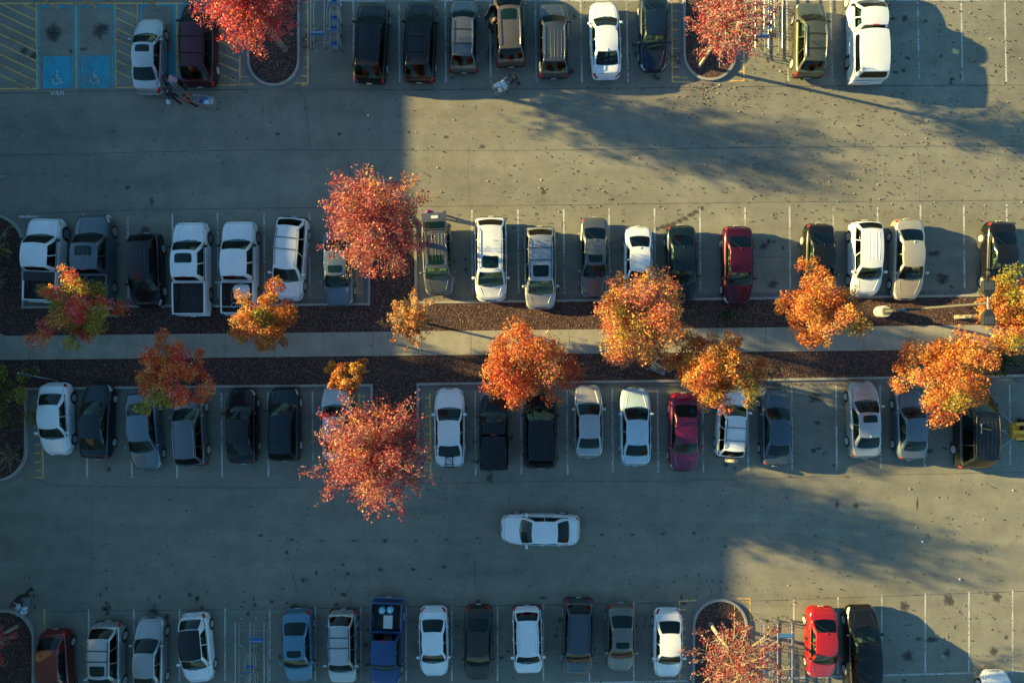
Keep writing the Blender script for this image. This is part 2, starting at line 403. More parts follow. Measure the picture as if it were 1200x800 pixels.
for k in range(8):
    y0 = 9 + 12.4*k
    if y0+11 < 104: seg(yl, (136, y0), (160.5, y0+11.3), 1.5, ZP+.002)
for k in range(6):
    y0 = 22 + 12.6*k
    seg(yl, (253.5, y0), (280.5, y0+12), 1.6, ZP+.002)
seg(yl, (281, 66), (281, 99), 1.8, ZP+.003); seg(yl, (252, 100), (300, 98.8), 1.6, ZP); seg(yl, (253, 10), (253, 100), 1.4, ZP+.003); seg(yl, (281, 90.5), (290, 90), 1.3, ZP)
# ladders beside the islands
seg(yl, (360.6, -10), (360.9, 97.5), 1.8, ZP+.003); seg(yl, (340, 97.6), (361, 97.4), 1.8, ZP)
for k in range(10): seg(yl, (353.6, 3.5+10.7*k), (360.5, 3.5+10.7*k), 1.5, ZP)
seg(yl, (787.3, -10), (787.8, 96.5), 1.6, ZP+.003); seg(yl, (787.5, 96), (810, 96.3), 1.6, ZP); seg(yl, (787.5, 91), (806, 91.5), 1.2, ZP)
for k in range(9): seg(yl, (788, 2+11*k), (796, 2.2+11*k), 1.3, ZP)
seg(yl, (871.3, -10), (871.8, 95), 1.6, ZP+.003); seg(yl, (855, 95), (872, 94.8), 1.6, ZP); seg(yl, (864, 84), (871, 84), 1.3, ZP); seg(yl, (865, 72), (871, 72), 1.3, ZP)
seg(yl, (418.2, 300), (418.6, 347), 1.8, ZP+.003)
for k in range(5): seg(yl, (418.5, 301+10.5*k), (424.5, 301+10.5*k), 1.5, ZP)
seg(yl, (420.8, 461), (421.4, 500), 1.8, ZP+.003); 
for k in range(4): seg(yl, (421, 464+10.5*k), (427.5, 464+10.5*k), 1.4, ZP)
seg(yl, (503.8, 461), (505, 557.5), 2.0, ZP+.003)
for k in range(9): seg(yl, (498.5, 466+10.6*k), (504, 466+10.6*k), 1.5, ZP)
seg(yl, (488, 556.8), (505, 557.2), 1.6, ZP)
seg(yl, (49.6, 500), (50.6, 559.5), 1.8, ZP+.003); seg(yl, (34, 559), (51, 559.3), 1.6, ZP)
for k in range(9): seg(yl, (40.5, 470+10.2*k), (48.5, 469+10.2*k), 1.4, ZP)
seg(yl, (52, 713), (52.6, 800), 1.8, ZP+.003)
seg(yl, (796, 703.6), (796.4, 799), 1.5, ZP+.003); seg(yl, (796, 704), (816, 703), 1.4, ZP)
for k in range(8): seg(yl, (796, 714+11*k), (804, 713.6+11*k), 1.3, ZP)
seg(yl, (879, 700.8), (880, 760), 1.8, ZP+.003); seg(yl, (858, 701), (880, 700.7), 1.6, ZP); seg(yl, (861, 704.6), (879, 704.5), 1.2, ZP)
for k in range(3): seg(yl, (871, 715+11*k), (879, 715+11*k), 1.3, ZP)
# blue: accessible stalls
def frame(x0, y0, x1, y1, w):
    seg(bl, (x0, y0), (x1, y0), w, ZP-.0005); seg(bl, (x0+w/2, y0+1), (x0+w/2, y1), w, ZP+.001); seg(bl, (x1-w/2, y0+1), (x1-w/2, y1), w, ZP+.001)
frame(44.6, 7.8, 87.6, 104.5, 2.6); frame(91, 7.6, 133.5, 103.5, 2.6); frame(163.6, 6, 206, 101.5, 2.6); frame(209.2, 6, 251.5, 101, 2.6)
def rect(mb, x0, y0, x1, y1, z):
    P = [px(x0, y1), px(x1, y1), px(x1, y0), px(x0, y0)]; mb.add([(p.x, p.y, z) for p in P], [(0,1,2,3)])
for x0, x1, y0, y1 in [(51, 83.6, 66, 103.8), (95.2, 129, 65.5, 103.4), (168, 202, 62, 101), (214, 247, 62, 100)]: rect(bl, x0, y0, x1, y1, ZP+.002)
def wheelchair(cx, cy, s):
    P = lambda x, y: (cx+x*s, cy+y*s)
    pts = arc(cx-.5*s, cy+3*s, 4.6*s, -150+360, 20, 12)
    for a, b in zip(pts[:-1], pts[1:]): seg(fl2, a, b, .9*s, ZP+.006)
    for a, b in [((0,-7),(.3,0)), ((.3,0),(4.2,.2)), ((4.2,.2),(6,6)), ((6,6),(8,5.4)), ((0,-3.4),(3.4,-3.2))]: seg(fl2, P(*a), P(*b), .95*s, ZP+.0065)
    seg(fl2, P(-.6,-9), P(1,-9), 1.6*s, ZP+.006)
fl2 = MB()
wheelchair(66.5, 92, .92); wheelchair(110.5, 91.5, .92)
# VAN
for a, b in [((59.4,106.6),(61.6,111.6)), ((61.6,111.6),(63.9,106.6)), ((64.8,111.6),(67.1,106.6)), ((67.1,106.6),(69.3,111.6)), ((65.6,109.9),(68.6,109.9)), ((70.9,111.6),(70.9,106.6)), ((70.9,106.6),(74.6,111.6)), ((74.6,111.6),(74.6,106.6))]:
    seg(fl2, a, b, .95, ZP+.001)
for a, b in [((0,152.6),(9,152.6)), ((9,152.6),(9,158)), ((9,158),(0,158)), ((-6,660),(12,663)), ((2,659),(14,665)), ((0,666),(6,667)), ((88,212),(96,214)), ((80,216),(85,216))]: seg(fl, a, b, 1.3, ZP)
seg(fl, (0, 207), (7, 207), 3, ZP)
for mbx, nm, mt in ((wl,'white_stall_lines',M_WHITE), (yl,'yellow_hatch_lines',M_YEL), (bl,'blue_accessible_stall_paint',M_BLUE), (fl,'faded_lane_marks',M_FAINT), (fl2,'accessible_symbols_and_lettering',paint_mark_mat('worn_symbol_paint', (.52,.56,.58), .56))):
    tag(mbx.build(nm, mt), kind='structure')

# ------------------------------------------------------------------ seams, cracks, stains
rnd = random.Random(5)
sm = MB()
def crack(pts, w=.9, wob=.5, step=6):
    pts = dense(pts, step); q = []
    for i, p in enumerate(pts): q.append((p[0]+rnd.uniform(-wob, wob), p[1]+rnd.uniform(-wob, wob)))
    left = []; right = []
    for i, p in enumerate(q):
        a = Vector(q[max(i-1,0)]); b = Vector(q[min(i+1,len(q)-1)]); d = (b-a).normalized(); n = Vector((-d.y, d.x)) * w*rnd.uniform(.25,.6)
        left.append((p[0]+n.x, p[1]+n.y)); right.append((p[0]-n.x, p[1]-n.y))
    strip(sm, left, right, .0022, .0022)
crack([(-200,110),(60,109),(100,107.5),(180,106),(346,104.5),(480,105.5),(600,104.6),(780,103),(900,101.5),(1300,99.5)], 1.0, .25)
crack([(-200,184),(80,181),(160,178.5),(300,175.8),(600,176.6),(870,173),(1300,170.5)], .8, .15)
crack([(40,250),(150,246.5),(270,244.5),(500,242),(600,241),(900,237),(1300,234)], .8, .25)
crack([(38,560),(60,568),(150,570),(300,571.5),(600,564),(800,563),(1000,557),(1300,551)], .7, .25)
crack([(60,716),(450,711.5),(560,709.5),(780,706),(900,703.3),(1300,688.5)], .9, .2)
crack([(346,97),(352,108),(357,114),(360,140),(363.5,173)], .9, .4)
crack([(403,176),(408,190),(412,215)], .6, .5)
crack([(550,170),(548,200),(551,241)], .3, .3); crack([(240,571),(243,620),(239,700)], .3, .4); crack([(425,600),(429,650),(434,700)], .35, .5)
crack([(341,667),(346,684),(349,697)], .8, .3); crack([(387,684),(390,699)], .8, .3); crack([(557,655),(556,680),(559,693)], .9, .3); crack([(526,678),(545,688)], .9, .6)
crack([(1075,173),(1079,205),(1077,238)], .3, .4); crack([(107,558),(108,610),(106,690)], .35, .4); crack([(771,560),(768,620),(772,690)], .3, .5)
for y, xs in [(38, (512, 640)), (49, (640, 740)), (291, (590, 900)), (304, (800, 1000)), (30, (150,290)), (478, (660, 740)), (484, (740, 880)), (730, (470, 660)), (751, (440, 590)), (737, (740, 812)), (482, (230,310)), (298, (100, 200)), (515,(640,740))]:
    n = 7; crack([(xs[0]+(xs[1]-xs[0])*i/n, y+rnd.uniform(-3.5,3.5)) for i in range(n+1)], .55, .7)
tag(sm.build('asphalt_seams', M_SEAM), kind='structure')

def stains(lst, name, m):
    me_v = []; me_f = []; ed = []
    for (x, y, rx, ry) in lst:
        b = len(me_v); c = px(x, y); zz = .0034 + .0002*rnd.random(); rx *= .8/S; ry *= .8/S
        me_v.append((c.x, c.y, zz)); ed.append(1.0)
        for ring, e in ((.5, .6), (1, 0)):
            for k in range(16):
                t = 2*math.pi*k/16; j = rnd.uniform(.55, 1.45)
                me_v.append((c.x+rx*ring*j*math.cos(t), c.y+ry*ring*j*math.sin(t), zz)); ed.append(e)
        for k in range(16):
            me_f.append((b, b+1+k, b+1+(k+1) % 16)); me_f.append((b+1+k, b+17+k, b+17+(k+1) % 16, b+1+(k+1) % 16))
    me = bpy.data.meshes.new(name); me.from_pydata(me_v, [], me_f); a = me.attributes.new('edge', 'FLOAT', 'POINT'); a.data.foreach_set('value', ed)
    return tag(link(name, me, None, m), kind='structure')
SL = [(62,37,17,15),(64,44,14,12),(116,38,16,14),(122,32,10,9),(84,60,8,6),(97,58,12,4),(40,66,14,9),(28,60,10,8),(1060,22,8,7),(1046,22,6,5),(1049,85,8,4),(1085,25,5,4),(1103,66,5,4),
 (1112,703,12,12),(1060,710,9,11),(1168,700,10,10),(1092,749,15,6),(1076,748,8,5),(1063,768,14,11),(1110,765,8,8),(1164,763,10,9),(1060,797,7,4),
 (1105,327,14,13),(1095,297,16,7),(905,333,12,10),(895,288,9,8),(955,466,16,11),(953,528,7,6),(958,495,8,5),(977,545,4,4),(838,85,4,4),(673,19,4,7),(770,92,9,5),(767,89,6,5),(575,63,9,22),(668,84,10,7),
 (120,750,6,5),(196,722,7,6),(125,712,12,5),(180,716,12,6),(345,711,14,6),(355,679,6,6),(403,696,8,5),(560,704,6,4),(306,627,5,3),(342,632,6,3),(378,633,6,2.5),(415,633,6,3),(451,633,6,3),(487,633,5,3),(523,632,6,3),(560,630,6,3),
 (705,626,5,3),(741,626,5,3),(777,625,5,3),(813,624,5,3),(446,667,5,5),(484,667,6,4),(520,664,6,4),(371,671,4,5),(408,672,4,5),(402,661,4,4),(336,647,4,5),(574,560,9,9),(574,550,6,6),(345,532,7,5),(560,540,14,5),
 (637,700,10,4),(850,640,4,3),(325,157,6,3),(398,157,5,4),(433,152,4,2),(479,155,4,3),(523,161,6,4),(565,172,7,5),(637,224,5,8),(660,265,5,16),(603,194,4,3),(150,220,7,6),(178,236,5,9),(115,282,9,8),(170,270,14,8),(85,485,10,12),(1003,592,8,6),(1075,590,3,13),(1090,528,6,5),(1107,525,8,3),(981,590,3,10),(128,550,6,6)]
for x_ in list(range(128, 1190, 52)):
    for y_ in (rnd.uniform(262, 335), rnd.uniform(475, 548), rnd.uniform(40, 92) if x_ > 400 else 700, rnd.uniform(706, 780)):
        for q_ in range(3): SL.append((x_+rnd.gauss(0,6), y_+rnd.gauss(0,9), rnd.uniform(2,6), rnd.uniform(2,6)))
for i in range(170): SL.append((rnd.uniform(0,1200), rnd.choice([rnd.uniform(100,245), rnd.uniform(560,705)]), rnd.uniform(1.2,3), rnd.uniform(1.2,3)))
for t in np.linspace(0, 1, 9): SL.append((770+52*t, 268-24*t+3*math.sin(3*t), 8, 5))
stains(SL, 'oil_stains', M_STAIN)

# ------------------------------------------------------------------ store building west of the lot (it casts the long shade), with an added sky-blocking block
def shop(name, x0, x1, y0, y1, h, label):
    b = empty(name, ((x0+x1)/2, (y0+y1)/2, 0), 0, label, 'building', 'blocks of the store west of the lot')
    dx, dy = x1-x0, y1-y0
    m = MB(); m.box((0, 0, h/2-.1), (dx, dy, h-.2)); m.build('wall', M_WALL, b)
    m = MB(); m.box((0, 0, h-.62), (dx-.8, dy-.8, .9)); m.build('roof', M_ROOF, b)
    m = MB()
    for c, d in (((dx/2-.1, 0), (.44, dy+.24)), ((-dx/2+.1, 0), (.44, dy+.24)), ((0, dy/2-.1), (dx-.3, .44)), ((0, -dy/2+.1), (dx-.3, .44))): m.box((c[0], c[1], h-.1), (d[0], d[1], .4))
    m.build('parapet', M_KERB, b)
    n = max(2, int(dy/5))
    for k in range(n):
        yy = -dy/2 + dy*(k+.5)/n
        m = MB(); m.box((dx/2+.03, yy, 1.6), (.08, dy/n*.6, 2.4)); w = m.build('window', M_SGLASS, b)
        m = MB(); m.box((dx/2+.6, yy, 3.3), (1.2, dy/n*.7, .12)); m.build('awning', M_TRIM, b)
    return b
XE = -37.1
shop('store_building', XE-30, XE, 5.66, 23.8, 8.0, 'low tan store block between the two tall ones')
shop('store_building', XE-31, XE, 23.84, 62, 10.4, 'tall tan store block at the north end')
shop('store_building', XE-32, XE, -10.0, 5.64, 13.2, 'tall tan entrance block between the two lower store blocks')
shop('store_building', XE-30, XE, -22, -10.04, 10.3, 'tan store block of middle height, south of the tall block')
shop('store_building', XE-30, XE+2, -60, -22.3, 21, 'unseen tall tan block added south of the store to block sky light')  # added out of view to cut sky light and darken the lower left
exec_after = []

# ------------------------------------------------------------------ trees
def rand_unit(r):
    while True:
        v = Vector((r.uniform(-1,1), r.uniform(-1,1), r.uniform(-1,1)))
        if .05 < v.length < 1: return v.normalized()

PAL = {
 'red':    [(.66,.10,.10),(.74,.19,.17),(.52,.05,.06),(.80,.34,.28),(.36,.03,.04)],
 'scarlet':[(.85,.06,.07),(.92,.12,.13),(.68,.03,.04),(.90,.24,.22)],
 'pinkred':[(.56,.10,.10),(.66,.20,.20),(.42,.045,.05),(.74,.38,.34)],
 'orange': [(.80,.26,.045),(.86,.38,.07),(.72,.17,.04),(.90,.52,.16),(.62,.12,.04)],
 'orangered': [(.80,.18,.045),(.74,.10,.04),(.84,.30,.07),(.66,.06,.03),(.85,.42,.12)],
 'coral':  [(.86,.36,.18),(.84,.27,.18),(.88,.46,.14),(.74,.15,.08),(.82,.50,.12)],
 'gold':   [(.85,.42,.04),(.80,.30,.03),(.90,.55,.10)],
 'pale':   [(.80,.42,.14),(.84,.52,.24),(.74,.30,.09),(.6,.36,.17)],
 'green':  [(.34,.32,.045),(.22,.25,.035),(.44,.36,.05),(.54,.38,.06)],
 'olive':  [(.14,.14,.04),(.20,.18,.05),(.10,.11,.035),(.26,.20,.05)],
 'leafgreen': [(.05,.10,.02),(.08,.15,.03),(.04,.08,.02)],
}

def make_tree(name, bx, by, zc, R, Rz, style, pals, label, group, seed, nleaf=7000, lsize=.15, cat='tree', trunk_r=.12, nclump=46, lean=(0,0), bare=.0, lum=.66):
    r = random.Random(seed); rs = np.random.RandomState(seed)
    base = px(bx, by); base.z = .1
    t = empty(name, base, 0, label, cat, group)
    cc = Vector((lean[0], lean[1], zc))
    wood = MB()
    fork = Vector((lean[0]*.4, lean[1]*.4, max(.5, zc - Rz*.78)))
    tp = [Vector((0,0,-.08)), Vector((r.uniform(-.04,.04), r.uniform(-.04,.04), fork.z*.5)), fork, cc + Vector((0,0,Rz*.35))]
    wood.tube([Vector((0,0,-.08)), Vector((0,0,.12)), tp[1], fork, (fork+tp[3])/2, tp[3]], [trunk_r*1.5, trunk_r*1.1, trunk_r*.95, trunk_r*.8, trunk_r*.45, trunk_r*.18], 8)
    clumps = []      # (centre, radius, outward dir, palette index)
    def axis_at(z):
        f = min(1, max(0, (z-fork.z)/max(.01, tp[3].z-fork.z))); return fork.lerp(tp[3], f)
    if style == 'spiky':
        nb = nclump
        for i in range(nb):
            ga = i*2.39996 + r.uniform(-.25,.25); h = -0.75 + 1.72*((i+.5)/nb) + r.uniform(-.06,.06); h = max(-.95, min(.98, h))
            rr = math.sqrt(max(0, 1-h*h)); d = Vector((rr*math.cos(ga), rr*math.sin(ga), h))
            k = r.uniform(.62, 1.22)
            tip = cc + Vector((d.x*R*k, d.y*R*k, d.z*Rz*k))
            st = axis_at(fork.z + (tip.z-fork.z)*.45 - .2)
            mid = st.lerp(tip, .5) + Vector((0,0,.12*R))
            wood.tube([st, mid, tip], [trunk_r*.28, trunk_r*.16, .008], 5)
            pi = r.random()
            L = (tip-st).length; n = int(6 + L*3.2)
            for j in range(n):
                f = .25 + .78*j/(n-1)
                p = (st.lerp(mid, f*2) if f < .5 else mid.lerp(tip, f*2-1))
                sp = .15*R*(1.05-f) + .065*R
                q = p + Vector((rs.normal(0, sp), rs.normal(0, sp), rs.normal(0, sp*.7)))
                if j % 2 == 0 or bare: wood.tube([p, q], [.015, .005], 4, cap=False)
                if r.random() < bare: continue
                clumps.append((q, .10*R*r.uniform(.6,1.15), (tip-st).normalized(), pi))
    else:
        nb = nclump
        for i in range(nb):
            ga = i*2.39996 + r.uniform(-.3,.3); h = -0.7 + 1.68*((i+.5)/nb); h = max(-.9, min(.97, h+r.uniform(-.08,.08)))
            rr = math.sqrt(max(0, 1-h*h)); d = Vector((rr*math.cos(ga), rr*math.sin(ga), h))
            nz = noise.noise(d*1.3 + Vector((seed*3.1, 0, 0)))
            k = .78 + .75*nz + r.uniform(-.16,.16)
            if r.random() < .22: k *= .6
            tip = cc + Vector((d.x*R*k, d.y*R*k, d.z*Rz*k))
            st = axis_at(fork.z + (tip.z-fork.z)*.4 - .2); mid = st.lerp(tip, .55) + Vector((0,0,.06*R))
            wood.tube([st, mid, tip], [trunk_r*.26, trunk_r*.15, .01], 5)
            pi = noise.noise(Vector((d.x*1.1+seed, d.y*1.1, d.z))) * .8 + .5 + r.uniform(-.15,.15)
            clumps.append((tip, R*r.uniform(.17,.27), d, pi))
            for j in range(3):
                q = tip + rand_unit(r)*R*.24; wood.tube([tip.lerp(mid,.3), q], [.014,.005], 4, cap=False)
                if r.random() >= bare: clumps.append((q, R*r.uniform(.10,.17), d, pi + r.uniform(-.1,.1)))
    wood.build('trunk', M_BARK if not bare else M_TWIG, t, 60)
    # leaves
    K = len(clumps); ctr = np.array([c[0][:] for c in clumps]); rad = np.array([c[1] for c in clumps]); dirs = np.array([c[2][:] for c in clumps]); pis = np.array([c[3] for c in clumps])
    w = rad**2; idx = rs.choice(K, nleaf, p=w/w.sum())
    g = rs.normal(size=(nleaf,3)); g /= np.linalg.norm(g, axis=1)[:,None]; g *= (rs.rand(nleaf)**.45)[:,None]
    g[:,2] *= .8
    if style == 'spiky':
        d = dirs[idx]; g += d*(rs.normal(size=(nleaf,1))*.5)
    P = ctr[idx] + g*rad[idx][:,None]*1.25
    nrm = rs.normal(size=(nleaf,3))*.8 + np.array([0,0,.75]) + g*.6; nrm /= np.linalg.norm(nrm, axis=1)[:,None]
    a = np.cross(nrm, rs.normal(size=(nleaf,3))); a /= np.linalg.norm(a, axis=1)[:,None]; b = np.cross(nrm, a)
    sz = lsize*rs.uniform(.45, 1.45, (nleaf,1))
    # five-pointed leaf outline as three narrow lobes
    v0 = P - a*sz*.5; v1 = P + b*sz*.42 - a*sz*.05 + nrm*sz*.12; v2 = P + a*sz*.55; v3 = P - b*sz*.42 - a*sz*.05 + nrm*sz*.12
    V = np.stack([v0, v1, v2, v3], 1).reshape(-1, 3)
    me = bpy.data.meshes.new('crown'); me.vertices.add(4*nleaf); me.vertices.foreach_set('co', V.ravel())
    me.loops.add(4*nleaf); me.loops.foreach_set('vertex_index', np.arange(4*nleaf)); me.polygons.add(nleaf)
    me.polygons.foreach_set('loop_start', np.arange(0, 4*nleaf, 4)); me.polygons.foreach_set('loop_total', np.full(nleaf, 4)); me.update(calc_edges=True)
    # palette: list of (name, weight) ordered along the clump index
    names = [p[0] for p in pals]; ws = np.cumsum([p[1] for p in pals]); ws = ws/ws[-1]
    pv = np.clip(pis[idx] + rs.normal(size=nleaf)*.07, 0, .9999); pk = np.searchsorted(ws, pv)
    col = np.ones((nleaf, 4))
    for k, nm in enumerate(names):
        sel = np.where(pk == k)[0]; pp = np.array(PAL[nm]); ch = rs.randint(0, len(pp), len(sel)); hc = (idx[sel]*7919 + k) % len(pp); ch = np.where(rs.rand(len(sel)) < .6, hc, ch); col[sel,:3] = pp[ch]
    col[:,:3] *= lum*rs.uniform(.75, 1.2, (nleaf,1)); col[:,:3] = np.clip(col[:,:3], 0, .92)
    at = me.color_attributes.new('leafcol', 'FLOAT_COLOR', 'CORNER'); at.data.foreach_set('color', np.repeat(col, 4, 0).ravel())
    link('crown', me, t, M_LEAF)
    return t

MAP = 'maple trees in autumn colour'
def T(cx, cy, wpx, hpx, zc, Rz, style, pals, label, seed, n, **kw):
    kw.setdefault('lsize', .090); n = int(n*2.6)
    if style == 'spiky': wpx *= .90; hpx *= .90
    """crown seen centred at (cx,cy) and wpx by hpx; the trunk stands straight below it"""
    k = (CH-zc)/CH
    bx, by = 600+(cx-600)*k, 400+(cy-400)*k
    R = (wpx+hpx)/4 * k / S
    return make_tree('maple_tree', bx, by, zc, R, Rz, style, pals, label, MAP, seed, n, **kw)

T(287, -2, 112, 118, 6.2, 3.0, 'spiky', [('scarlet',.7),('red',.3)], 'bright scarlet maple on the top left kerbed island', 1, 8200, trunk_r=.16, nclump=70)
T(854, 27, 98, 108, 5.6, 3.0, 'spiky', [('pinkred',.7),('red',.3)], 'thinning pink red maple with bare twigs on the top right island', 2, 3600, trunk_r=.10, nclump=56, bare=.4)
T(440, 262, 132, 112, 6.0, 3.1, 'spiky', [('red',.6),('coral',.2),('pinkred',.2)], 'big red maple overhanging the upper rows left of the sunlit lane', 3, 11000, trunk_r=.17, nclump=80)
T(440, 528, 142, 124, 6.2, 3.2, 'spiky', [('red',.6),('coral',.2),('pinkred',.2)], 'big coral red maple covering the rear of a silver sedan', 4, 12000, trunk_r=.17, nclump=84)
T(90, 367, 88, 82, 3.9, 1.7, 'lump', [('green',.45),('orangered',.35),('scarlet',.2)], 'olive and dull red maple behind the grey pickup truck', 5, 5200, lum=.9, trunk_r=.09, nclump=30)
T(312, 374, 74, 64, 3.9, 1.7, 'lump', [('green',.28),('orange',.6),('coral',.12)], 'small orange maple with green patches beside a white pickup bed', 6, 5200, trunk_r=.08, nclump=30)
T(481, 375, 62, 64, 3.4, 1.5, 'spiky', [('pale',.8),('orange',.2)], 'small pale thinning maple alone on the upper mulch strip', 7, 2600, trunk_r=.07, nclump=40, bare=.35)
T(741, 376, 110, 104, 4.6, 2.1, 'lump', [('green',.08),('coral',.7),('orange',.22)], 'wide coral orange maple over the front of a white sedan', 8, 10500, trunk_r=.12, nclump=48)
T(962, 362, 92, 82, 4.4, 2.0, 'lump', [('orange',.75),('coral',.2),('green',.05)], 'round orange maple hiding the front of a black sedan', 9, 8000, trunk_r=.11, nclump=40)
T(1185, 368, 92, 80, 4.6, 2.0, 'lump', [('green',.3),('orange',.55),('coral',.15)], 'orange and green maple cut by the right edge beside the lamp heads', 10, 7500, trunk_r=.12, nclump=40)
T(1114, 434, 96, 98, 4.8, 2.2, 'lump', [('green',.16),('orange',.64),('coral',.2)], 'large orange maple with green fringe, right end of lower strip', 11, 11500, trunk_r=.13, nclump=50)
T(616, 433, 94, 104, 4.6, 2.1, 'lump', [('orangered',.8),('coral',.2)], 'orange red maple over the front of the black SUV, mid lower strip', 12, 8800, trunk_r=.11, nclump=42)
T(838, 434, 90, 76, 4.5, 1.9, 'lump', [('green',.14),('orange',.6),('orangered',.26)], 'orange maple beside the tipped cart, right of the sunlit strip', 13, 7800, trunk_r=.11, nclump=40)
T(199, 441, 78, 70, 4.3, 1.9, 'lump', [('green',.22),('orangered',.48),('scarlet',.3)], 'dull red and green maple above the grey SUV in the shade', 14, 5600, lum=.95, trunk_r=.09, nclump=32)
T(406, 440, 38, 50, 5.6, 1.3, 'lump', [('orange',.75),('gold',.25)], 'smallest golden maple above the silver sedan hood', 15, 3000, trunk_r=.06, nclump=20)
T(866, 778, 118, 106, 5.2, 2.6, 'spiky', [('pinkred',.75),('red',.25)], 'sparse red maple with bare pale branches on the bottom right island', 16, 2700, trunk_r=.12, nclump=54, bare=.55, lum=.56)
T(-30, 762, 84, 74, 3.3, 1.7, 'spiky', [('scarlet',.6),('red',.4)], 'red maple mostly outside the frame at bottom left', 17, 2600, trunk_r=.1, nclump=34, bare=.2)
SH = 'shrubs in the mulch beds'
make_tree('shrub', 14, 460, 1.8, 1.9, 1.5, 'lump', [('olive',.4),('green',.6)], 'loose olive green shrub at the left edge of lower strip', SH, 21, 9000, .10, 'shrub', .05, 26)
make_tree('shrub', 6, 288, 1.2, 1.2, .9, 'spiky', [('olive',.7),('green',.3)], 'sparse yellowish shrub on the left end of upper bed', SH, 22, 900, .11, 'shrub', .04, 24, bare=.4)
make_tree('shrub', 6, 330, .9, .9, .6, 'spiky', [('olive',1)], 'low dark shrub beside the leftmost pickup truck', SH, 23, 500, .1, 'shrub', .03, 16, bare=.5)
make_tree('shrub', 22, 532, .8, .8, .5, 'spiky', [('olive',1)], 'low dark shrub below the olive shrub at left edge', SH, 24, 500, .1, 'shrub', .03, 16, bare=.5)
make_tree('weed', 850, 370, .35, .5, .28, 'lump', [('leafgreen',1)], 'small green weed in the mulch below the maroon sedan', None, 25, 420, .1, 'plant', .015, 10)
make_tree('shrub', 1160, 424, .7, .85, .5, 'lump', [('leafgreen',1)], 'dark green low shrub below the rightmost maple', SH, 26, 1300, .11, 'shrub', .03, 18)

# ------------------------------------------------------------------ leaf litter
def litter(name, pts, z, size, cols, seed, dim=1):
    rs = np.random.RandomState(seed); n = len(pts)
    P = np.array([[*px(x, y)[:2], z] for x, y in pts]); sz = size*rs.uniform(.6, 1.4, (n,1))
    nr = rs.normal(size=(n,3))*.45 + np.array([0,0,1]); nr /= np.linalg.norm(nr, axis=1)[:,None]
    a = np.cross(nr, rs.normal(size=(n,3))); a /= np.linalg.norm(a, axis=1)[:,None]; b = np.cross(nr, a)
    V = np.stack([P-a*sz*.5, P+b*sz*.4+nr*sz*.2, P+a*sz*.5, P-b*sz*.4+nr*sz*.2], 1).reshape(-1,3)
    me = bpy.data.meshes.new(name); me.vertices.add(4*n); me.vertices.foreach_set('co', V.ravel()); me.loops.add(4*n)
    me.loops.foreach_set('vertex_index', np.arange(4*n)); me.polygons.add(n); me.polygons.foreach_set('loop_start', np.arange(0,4*n,4)); me.polygons.foreach_set('loop_total', np.full(n,4)); me.update(calc_edges=True)
    col = np.ones((n,4)); cc = np.array(cols); col[:,:3] = cc[rs.randint(0,len(cc),n)]*rs.uniform(.6,1.15,(n,1))*dim
    at = me.color_attributes.new('leafcol','FLOAT_COLOR','CORNER'); at.data.foreach_set('color', np.repeat(col,4,0).ravel())
    return tag(link(name, me, None, M_LEAF), kind='stuff')
r = random.Random(9)
def inbed(x, y):
    t, b = walk_y(x)
    return (y < t-1 or y > b+1)
pts = []
while len(pts) < 4300:
    x = r.uniform(0, 1200); y = r.uniform(262, 550)
    up = 361-.012*x; lo = 450-.009*x
    ok = (up+2 < y < 452-.009*x and inbed(x, y)) or (436 < x < 487 and (262 < y < 545) and inbed(x, y)) or (x < 24 and 268 < y < 545 and inbed(x, y))
    dens = .35 + .65*math.exp(-((x-465)/110)**2)
    if ok and r.random() < dens: pts.append((x, y))
for cx, y0, y1, n in ((321, 0, 92, 900), (831, 0, 86, 420), (843, 706, 800, 420), (8, 722, 800, 420)):
    k = 0
    while k < n:
        x = r.uniform(cx-26, cx+26); y = r.uniform(y0, y1)
        if cx == 321 and y > 66 and math.hypot(x-321, y-68) > 25: continue
        if cx == 831 and y > 62 and math.hypot(x-831, y-62) > 25: continue
        if cx == 843 and y < 733 and math.hypot(x-843, y-733) > 26: continue
        if cx == 8 and y < 748 and math.hypot(x-8, y-748) > 28: continue
        pts.append((x, y)); k += 1
litter('fallen_leaves', pts, .115, .06, [(.50,.40,.36),(.42,.30,.26),(.55,.34,.30),(.36,.14,.10),(.58,.55,.52),(.30,.10,.07)], 3, .72)
pts = []
while len(pts) < 2300:
    x = r.uniform(-20, 1220); y = r.choice([r.uniform(0, 262), r.uniform(552, 800)])
    if y < 262: d = .12 + .75*min(1, max(0, (x-450)/500))
    else: d = .10 + .22*min(1, max(0, (x-600)/500))
    if r.random() < d: pts.append((x, y))
for cx, cy, n, s in ((900, 60, 120, 40), (1050, 150, 160, 90), (300, 100, 60, 30), (470, 250, 120, 40), (830, 100, 160, 22), (505, 560, 70, 35), (840, 695, 80, 25), (650, 250, 60, 40), (950, 250, 90, 60), (796,70,90,8), (356,50,160,7)):
    for _ in range(n):
        pts.append((cx+r.gauss(0, s), cy+r.gauss(0, s*.7)))
pts = [p for p in pts if not (288 < p[0] < 354 and p[1] < 103) and not (798 < p[0] < 864 and p[1] < 98) and not (809 < p[0] < 878 and p[1] > 700) and not (p[0] < 42 and p[1] > 712) and (p[1] < 262 or p[1] > 552) and not (430 < p[0] < 492 and 245 < p[1] < 555)]
litter('fallen_leaves', pts, .022, .095, [(.44,.24,.15),(.50,.34,.24),(.38,.12,.08),(.45,.38,.30),(.55,.5,.45),(.14,.10,.07),(.09,.07,.055)], 4, .68)
pts = [(r.uniform(36, 1200), 0) for _ in range(700)]
pts2 = []
